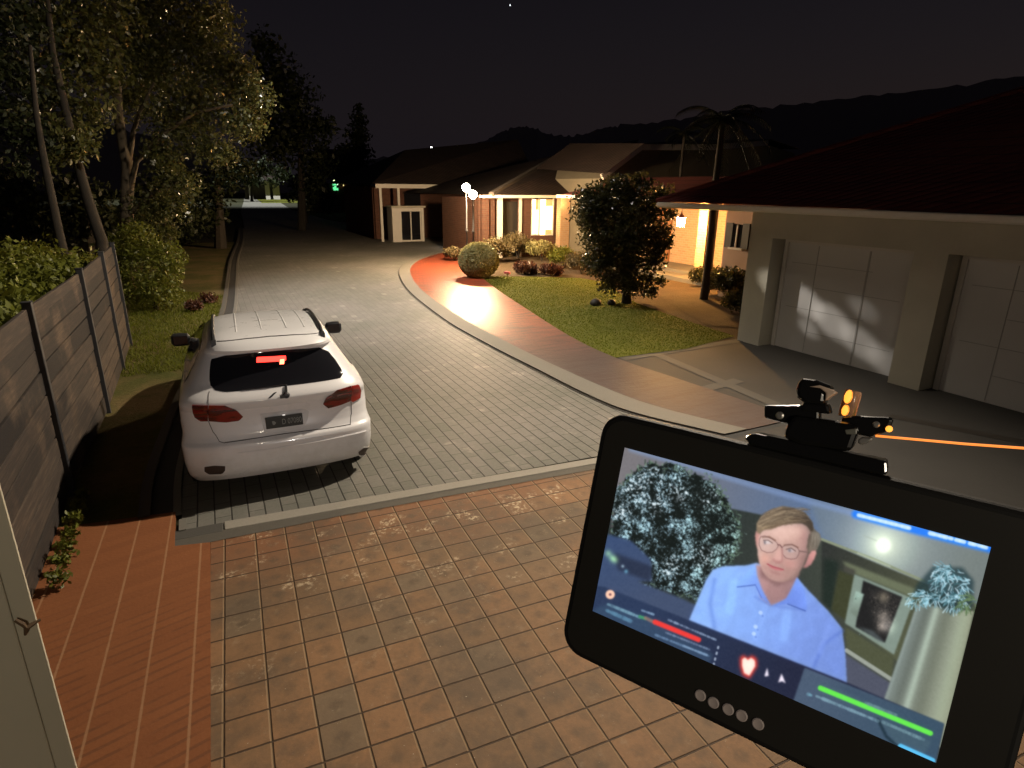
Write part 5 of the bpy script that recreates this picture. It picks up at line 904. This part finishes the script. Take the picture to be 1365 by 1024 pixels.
ks = mask(SHP, 1.)[..., None]*(1-kf); fold = nrm(blur(np.sin((GX*.9+GY*.55)*.22+nrm(smooth_noise(9.))*1.6), 1.5)); IM = IM*(1+ks*(fold[..., None]*.010+nrm(smooth_noise(8.))[..., None]*.004))
# brows, eyes, glasses, nose, mouth
stroke(P4([(250, 452), (310, 448), (365, 480)]), 2.2, (128, 96, 82), 1.6, .8); stroke(P4([(450, 525), (520, 520), (570, 545)]), 2.2, (128, 96, 82), 1.6, .8)
fill(P4([(262, 488), (300, 484), (335, 505), (300, 515), (270, 508)]), (216, 206, 206), .6); stroke(P4([(258, 480), (300, 478), (340, 505)]), 1.2, (96, 74, 72), .9); fill(P4([(262, 486), (276, 486), (276, 515), (264, 516)]), (70, 72, 84), .5)
fill(P4([(470, 565), (510, 556), (548, 582), (510, 588), (480, 582)]), (196, 180, 182), .6); stroke(P4([(466, 562), (510, 550), (550, 578)]), 1.3, (96, 74, 72), .9); fill(P4([(484, 560), (508, 560), (508, 585), (486, 584)]), (92, 92, 104), .5)
for L4 in ([(222, 470), (218, 520), (240, 570), (290, 592), (340, 588), (378, 560), (392, 530), (380, 500), (330, 465), (270, 440), (235, 445), (222, 470)], [(425, 545), (428, 600), (460, 640), (510, 652), (555, 645), (578, 610), (585, 575), (560, 540), (510, 516), (460, 520), (425, 545)]): fill(P4(L4), (200, 190, 190), .8, .22); stroke(P4(L4), .85, (118, 90, 90), .8, .9)
stroke(P4([(388, 520), (408, 522), (426, 545)]), 1.5, (118, 88, 88), .8); stroke(P4([(584, 578), (660, 588)]), 1.7, (130, 106, 102), .9)
fill(P4([(390, 545), (415, 560), (428, 640), (420, 670), (385, 685), (345, 655), (370, 600)]), (214, 176, 168), 2., .8); fill(P4([(345, 640), (370, 668), (425, 670), (415, 688), (380, 690), (340, 660)]), (160, 112, 110), 1.6, .85); stroke(P4([(428, 560), (430, 640), (425, 668)]), 2.4, (176, 134, 130), 2, .7)
fill(P4([(290, 690), (340, 712), (372, 722), (442, 745), (425, 758), (365, 750), (320, 728)]), (192, 124, 126), .9); stroke(P4([(292, 695), (350, 722), (440, 747)]), 1.3, (160, 84, 92), 1.); stroke(P4([(330, 765), (400, 785)]), 3, (168, 128, 124), 3, .6)
# interface bars
BAR = P7([(60, 486), (100, 490), (380, 600), (815, 772), (1100, 895), (1075, 1012), (60, 575)])
fill(BAR, grad(P7([(200, 560)])[0], (48, 62, 92), P7([(640, 760)])[0], (40, 44, 66)), 1.)
fill(P7([(690, 728), (1100, 892), (1075, 1012), (655, 830)]), grad(P7([(700, 800)])[0], (78, 94, 116), P7([(1000, 930)])[0], (62, 84, 104)), 1.2)
fill(P7([(70, 555), (110, 540), (260, 590), (420, 690), (410, 720), (62, 570)]), (62, 86, 112), 3, .6)
fill(P7([(720, 760), (850, 800), (900, 830), (700, 750)]), (52, 72, 92), 4, .6); fill(P7([(905, 880), (990, 915), (1065, 945), (1040, 985), (960, 955)]), (74, 98, 112), 2, .7); stroke(P7([(905, 880), (930, 930), (968, 965)]), 4, (34, 52, 64), 2.5, .8)
def dashes(a, b, w_, c, al=.8, seed=1):
    r = np.random.default_rng(seed); a = np.array(P7([a])[0]); b = np.array(P7([b])[0]); n = np.linalg.norm(b-a); t = 0
    while t < n-1:
        l = 1.2+r.random()*2.6; stroke([tuple(a+(b-a)*t/n), tuple(a+(b-a)*min(1, (t+l)/n))], w_*(.7+.5*r.random()), c, 1.1, al*(.5+.5*r.random())); t += l+.5+(2.2 if r.random() < .15 else 0)
dashes((112, 542), (205, 580), 4, (120, 160, 180), .8, 2); dashes((108, 560), (180, 592), 5, (96, 140, 170), .7, 3); stroke(P7([(205, 578), (222, 584)]), 4, (70, 150, 110), 1.5); stroke(P7([(222, 582), (250, 596)]), 4.5, (150, 120, 110), 2, .8)
stroke(P7([(250, 594), (378, 646)]), 6.6, (232, 66, 62), 1.8); dashes((212, 560), (246, 572), 3, (130, 160, 190), .8, 4); dashes((290, 588), (428, 646), 2.8, (150, 170, 200), .7, 5); dashes((282, 625), (412, 676), 2.6, (120, 140, 170), .8, 6); dashes((252, 632), (408, 694), 3., (110, 140, 175), .75, 7); dashes((334, 664), (404, 692), 3., (140, 170, 200), .6, 8)
for y in (667, 684, 701, 716): stroke(P7([(436-(y-667)*.26, y), (435-(y-667)*.26, y+4)]), 2.6, (190, 205, 225), 1.2, .8)
c = P7([(118, 513)])[0]; stroke([c, (c[0]+.1, c[1])], 12, (250, 205, 180), 2.); stroke([c, (c[0]+.1, c[1])], 3.5, (120, 90, 100), 1.5)
HP = P7([(506, 704), (514, 698), (523, 706), (532, 699), (543, 706), (544, 724), (527, 752), (512, 744), (506, 722)])
fill([(x+(x-953*0-P7([(525, 724)])[0][0])*.35, y+(y-P7([(525, 724)])[0][1])*.3) for x, y in HP], (235, 70, 60), 2.5, .9); fill(HP, (255, 226, 214), 1.4)
for L7 in ([(572, 752), (580, 728), (584, 752), (574, 754)], [(612, 772), (622, 745), (634, 774), (624, 768)]): fill(P7(L7), (246, 236, 250), .9)
stroke(P7([(736, 788), (1060, 921)]), 6.6, (106, 226, 84), 1.4); dashes((870, 832), (960, 868), 4, (110, 140, 150), .7, 9); dashes((725, 812), (905, 885), 4.2, (130, 165, 180), .75, 10); dashes((920, 888), (1040, 940), 4.6, (120, 155, 165), .7, 11); dashes((700, 806), (716, 812), 4, (120, 170, 190), .8, 12)
stroke(P7([(972, 960), (1066, 1002)]), 7.5, (96, 190, 232), 1.2)
# blue status strip
stroke(P5([(240, 100), (560, 185), (960, 285)]), 11, (44, 130, 235), 5, .95)
r_ = np.random.default_rng(4); t = 0
for a, b in ((.02, .39), (.54, .66), (.67, .70), (.73, .79), (.83, .87), (.88, .95)):
    while t < a: t = a
    while t < b:
        w1 = .012+.02*r_.random(); p = lambda t: (P5([(240+720*t, 102+182*t)])[0]); stroke([p(t), p(min(b, t+w1))], 4.6+r_.random(), (214, 236, 255), 1.6, .9); t += w1+.012
IM = np.clip(IM, 0, 1); IM = .35*IM+.65*blur(IM, .7)
IM = IM+nrm(smooth_noise(.6))[..., None]*.004
IM = np.clip(IM+.35*blur(np.clip(IM-.62, 0, 1), 5.), 0, 1)
gx, gy = 660, 380; U, V = np.meshgrid(np.linspace(-.5, .5, gx+1), np.linspace(.5, -.5, gy+1))
P3 = np.array(O)+U[..., None]*SW*np.array(EX)+V[..., None]*SH_*np.array(EYv)-np.array(EYE); f = P3@np.array(FW); ppx = CX+FPX*(P3@np.array(RT))/f; ppy = CY-FPX*(P3@np.array(UP))/f
xi = np.clip((ppx-SX)*PS-.5, 0, Wp-1.01); yi = np.clip((ppy-SY)*PS-.5, 0, Hp-1.01); x0 = xi.astype(int); y0 = yi.astype(int); fx1 = (xi-x0)[..., None]; fy1 = (yi-y0)[..., None]
x1 = np.minimum(x0+1, Wp-1); y1 = np.minimum(y0+1, Hp-1)
Cc = (IM[y0, x0]*(1-fx1)+IM[y0, x1]*fx1)*(1-fy1)+(IM[y1, x0]*(1-fx1)+IM[y1, x1]*fx1)*fy1
Cc = np.where(Cc <= .04045, Cc/12.92, ((Cc+.055)/1.055)**2.4)
me = bpy.data.meshes.new('screen'); nv = (gx+1)*(gy+1); me.vertices.add(nv); me.vertices.foreach_set('co', np.stack([U*SW, V*SH_, np.full_like(U, .0002)], -1).ravel())
i = np.arange(gx*gy); a = (i//gx)*(gx+1)+i % gx; F = np.stack([a, a+gx+1, a+gx+2, a+1], -1).astype(np.int32); me.loops.add(4*len(i)); me.loops.foreach_set('vertex_index', F.ravel()); me.polygons.add(len(i)); me.polygons.foreach_set('loop_start', np.arange(0, 4*len(i), 4, dtype=np.int32)); me.update(calc_edges=True)
at_ = me.color_attributes.new('picture', 'FLOAT_COLOR', 'POINT'); at_.data.foreach_set('color', np.concatenate([Cc.reshape(-1, 3), np.ones((nv, 1))], 1).ravel().astype(np.float32))
t = NT('screen_picture'); ca_ = t.n('VertexColor'); ca_.layer_name = 'picture'; t.set(col=(.0, .0, .0), ro=.35, spec=.15, em=ca_.outputs[0], es=1.); me.materials.append(t.m)
sc_ = bpy.data.objects.new('screen', me); COL.objects.link(sc_); sc_.parent = dv; sc_['label'] = 'lit screen showing a man in glasses and a pale blue polo shirt above control bars'
# support arm behind the tablet, leading out to a pole on the right
m = MB(); m.lathe([(.05, -.03), (.05, -.018)], 20); m.tube([(0, 0, -.025), (.02, 0, -.06), (.12, -.01, -.08), (.30, -.05, -.08)], .012, 10); m.build('support_arm', M['black_metal'], dv, smooth=True, ang=50)
pw = MW @ Vector((.30, -.05, -.08)); IV = MW.inverted()
m = MB(); m.tube([IV @ Vector((pw.x, pw.y, 0)), IV @ Vector((pw.x, pw.y, pw.z+.03))], .016, 10); m.build('support_pole', M['black_metal'], dv, smooth=True)
for k in range(3): m = MB(); m.tube([IV @ Vector((pw.x, pw.y, .5)), IV @ Vector((pw.x+.4*math.cos(k*2.09), pw.y+.4*math.sin(k*2.09), .01))], .011, 8); m.build('support_leg', M['black_metal'], dv, smooth=True)
# camera clamp on top of the tablet
M['gloss'] = plain('gloss_black', (.008, .008, .008), .18, .1, spec=.5); M['amber'] = glow('amber_led', (1., .36, .04), 2.6, .6)
cm = thing('camera_clamp', 'glossy black camera clamp with amber lit lamp sitting on the top edge of the tablet', 'clamp'); zc2 = -.010; cm.matrix_world = MW
def dp(px, py, z=zc2): return duv(px, py, z)
def slab(name, pts, z0, z1, mat, bev=.0015, parent=cm):
    m = MB(); P = [dp(*p) for p in pts]; m.prism([(p.x, p.y) for p in P], z0, z1); return m.build(name, mat, parent, bevel=bev)
slab('foot_bar', [(996, 583), (1003, 577), (1012, 577), (1183, 613), (1184, 629), (1178, 632), (1004, 592)], -.020, .001, M['gloss'], .004)
slab('body', [(1056, 560), (1062, 553), (1134, 563), (1148, 568), (1136, 601), (1070, 592), (1048, 583), (1050, 571)], -.020, .003, M['gloss'], .003)
slab('left_arm', [(1021, 541), (1024, 540), (1070, 540), (1094, 544), (1094, 562), (1062, 568), (1021, 557)], -.016, -.002, M['gloss'], .002)
slab('right_arm', [(1122, 556), (1143, 554), (1190, 556), (1191, 562), (1184, 575), (1160, 582), (1122, 574)], -.016, -.002, M['gloss'], .002)
slab('head_camera', [(1064, 520), (1068, 508), (1074, 505), (1090, 507), (1108, 514), (1113, 521), (1104, 528), (1102, 540), (1076, 538), (1066, 530)], -.020, .004, M['gloss'], .005)
slab('sensor_lens', [(1082, 516), (1096, 514), (1110, 519), (1118, 524), (1110, 529), (1103, 535), (1104, 524), (1096, 518)], -.012, .0055, plain('copper_lens', (.55, .42, .33), .25, .1), .0015)
slab('neck', [(1072, 536), (1106, 538), (1110, 552), (1068, 548)], -.016, -.001, M['gloss'], .002)
pc0 = dp(1128, 556); pc1 = dp(1138, 521); ax = pc1-pc0; rl = (dp(1149, 540)-dp(1125, 536)).length/2
t = NT('amber_plastic'); t.set(col=(.8, .55, .4), ro=.12, tr=.85, ior=1.2); m = MB(); m.lathe([(rl*.9, 0), (rl, .003), (rl, ax.length-.003), (rl*.9, ax.length)], 20, pc0, M=ax.to_track_quat('Z', 'Y').to_matrix()); lc = m.build('lamp_cover', t.m, cm, smooth=True, ang=50)
for px, py, rr, ln in ((1131, 529, .0026, .0095), (1127, 547, .0024, .0075)):
    c = dp(px, py, zc2+.004); m = MB(); m.lathe([(.0008, -ln/2), (rr*.8, -ln/3), (rr, 0), (rr*.75, ln/3), (.0008, ln/2)], 10, c, M=ax.to_track_quat('Z', 'Y').to_matrix()); m.build('amber_lamp', M['amber'], lc, smooth=True)
M['screw'] = plain('bright_metal', (.6, .58, .54), .3, met=.8)
for px, py, rr in ((1039.5, 554, .0028), (1168, 566, .0022), (1116, 565, .0022)): m = MB(); m.lathe([(rr, -.004), (rr, .0005), (rr*.6, .0012), (.0003, .0012)], 12, dp(px, py, -.002)); m.build('screw', M['screw'], cm)
c = dp(1185, 572, -.001); m = MB(); m.lathe([(.0022, -.002), (.0018, .001), (.0004, .002)], 10, c); m.build('amber_indicator', M['amber'], cm, smooth=True)
slab('white_lens', [(1145, 585), (1150, 582), (1166, 583), (1160, 588), (1150, 592), (1145, 590)], -.008, .0005, M['screw'], .001)
slab('label_tab', [(1128, 572), (1144, 570), (1144, 578), (1130, 578)], -.004, .0035, plain('tab_grey', (.14, .14, .12), .4), .0006)
# glowing orange cord
a = dp(1167, 581, -.004); b = dp(1365, 597, -.004); m = MB(); A_ = MW @ a; B_ = MW @ b; B2 = A_+(B_-A_)*1.25
m.tube([A_, A_.lerp(B2, .5)+Vector((0, 0, -.0006)), B2], .0008, 8); tag(m.build('orange_light_cord', glow('cord_glow', (1., .26, .035), 1.35)), 'thin glowing orange cord running from the clamp to the right edge', 'cord')
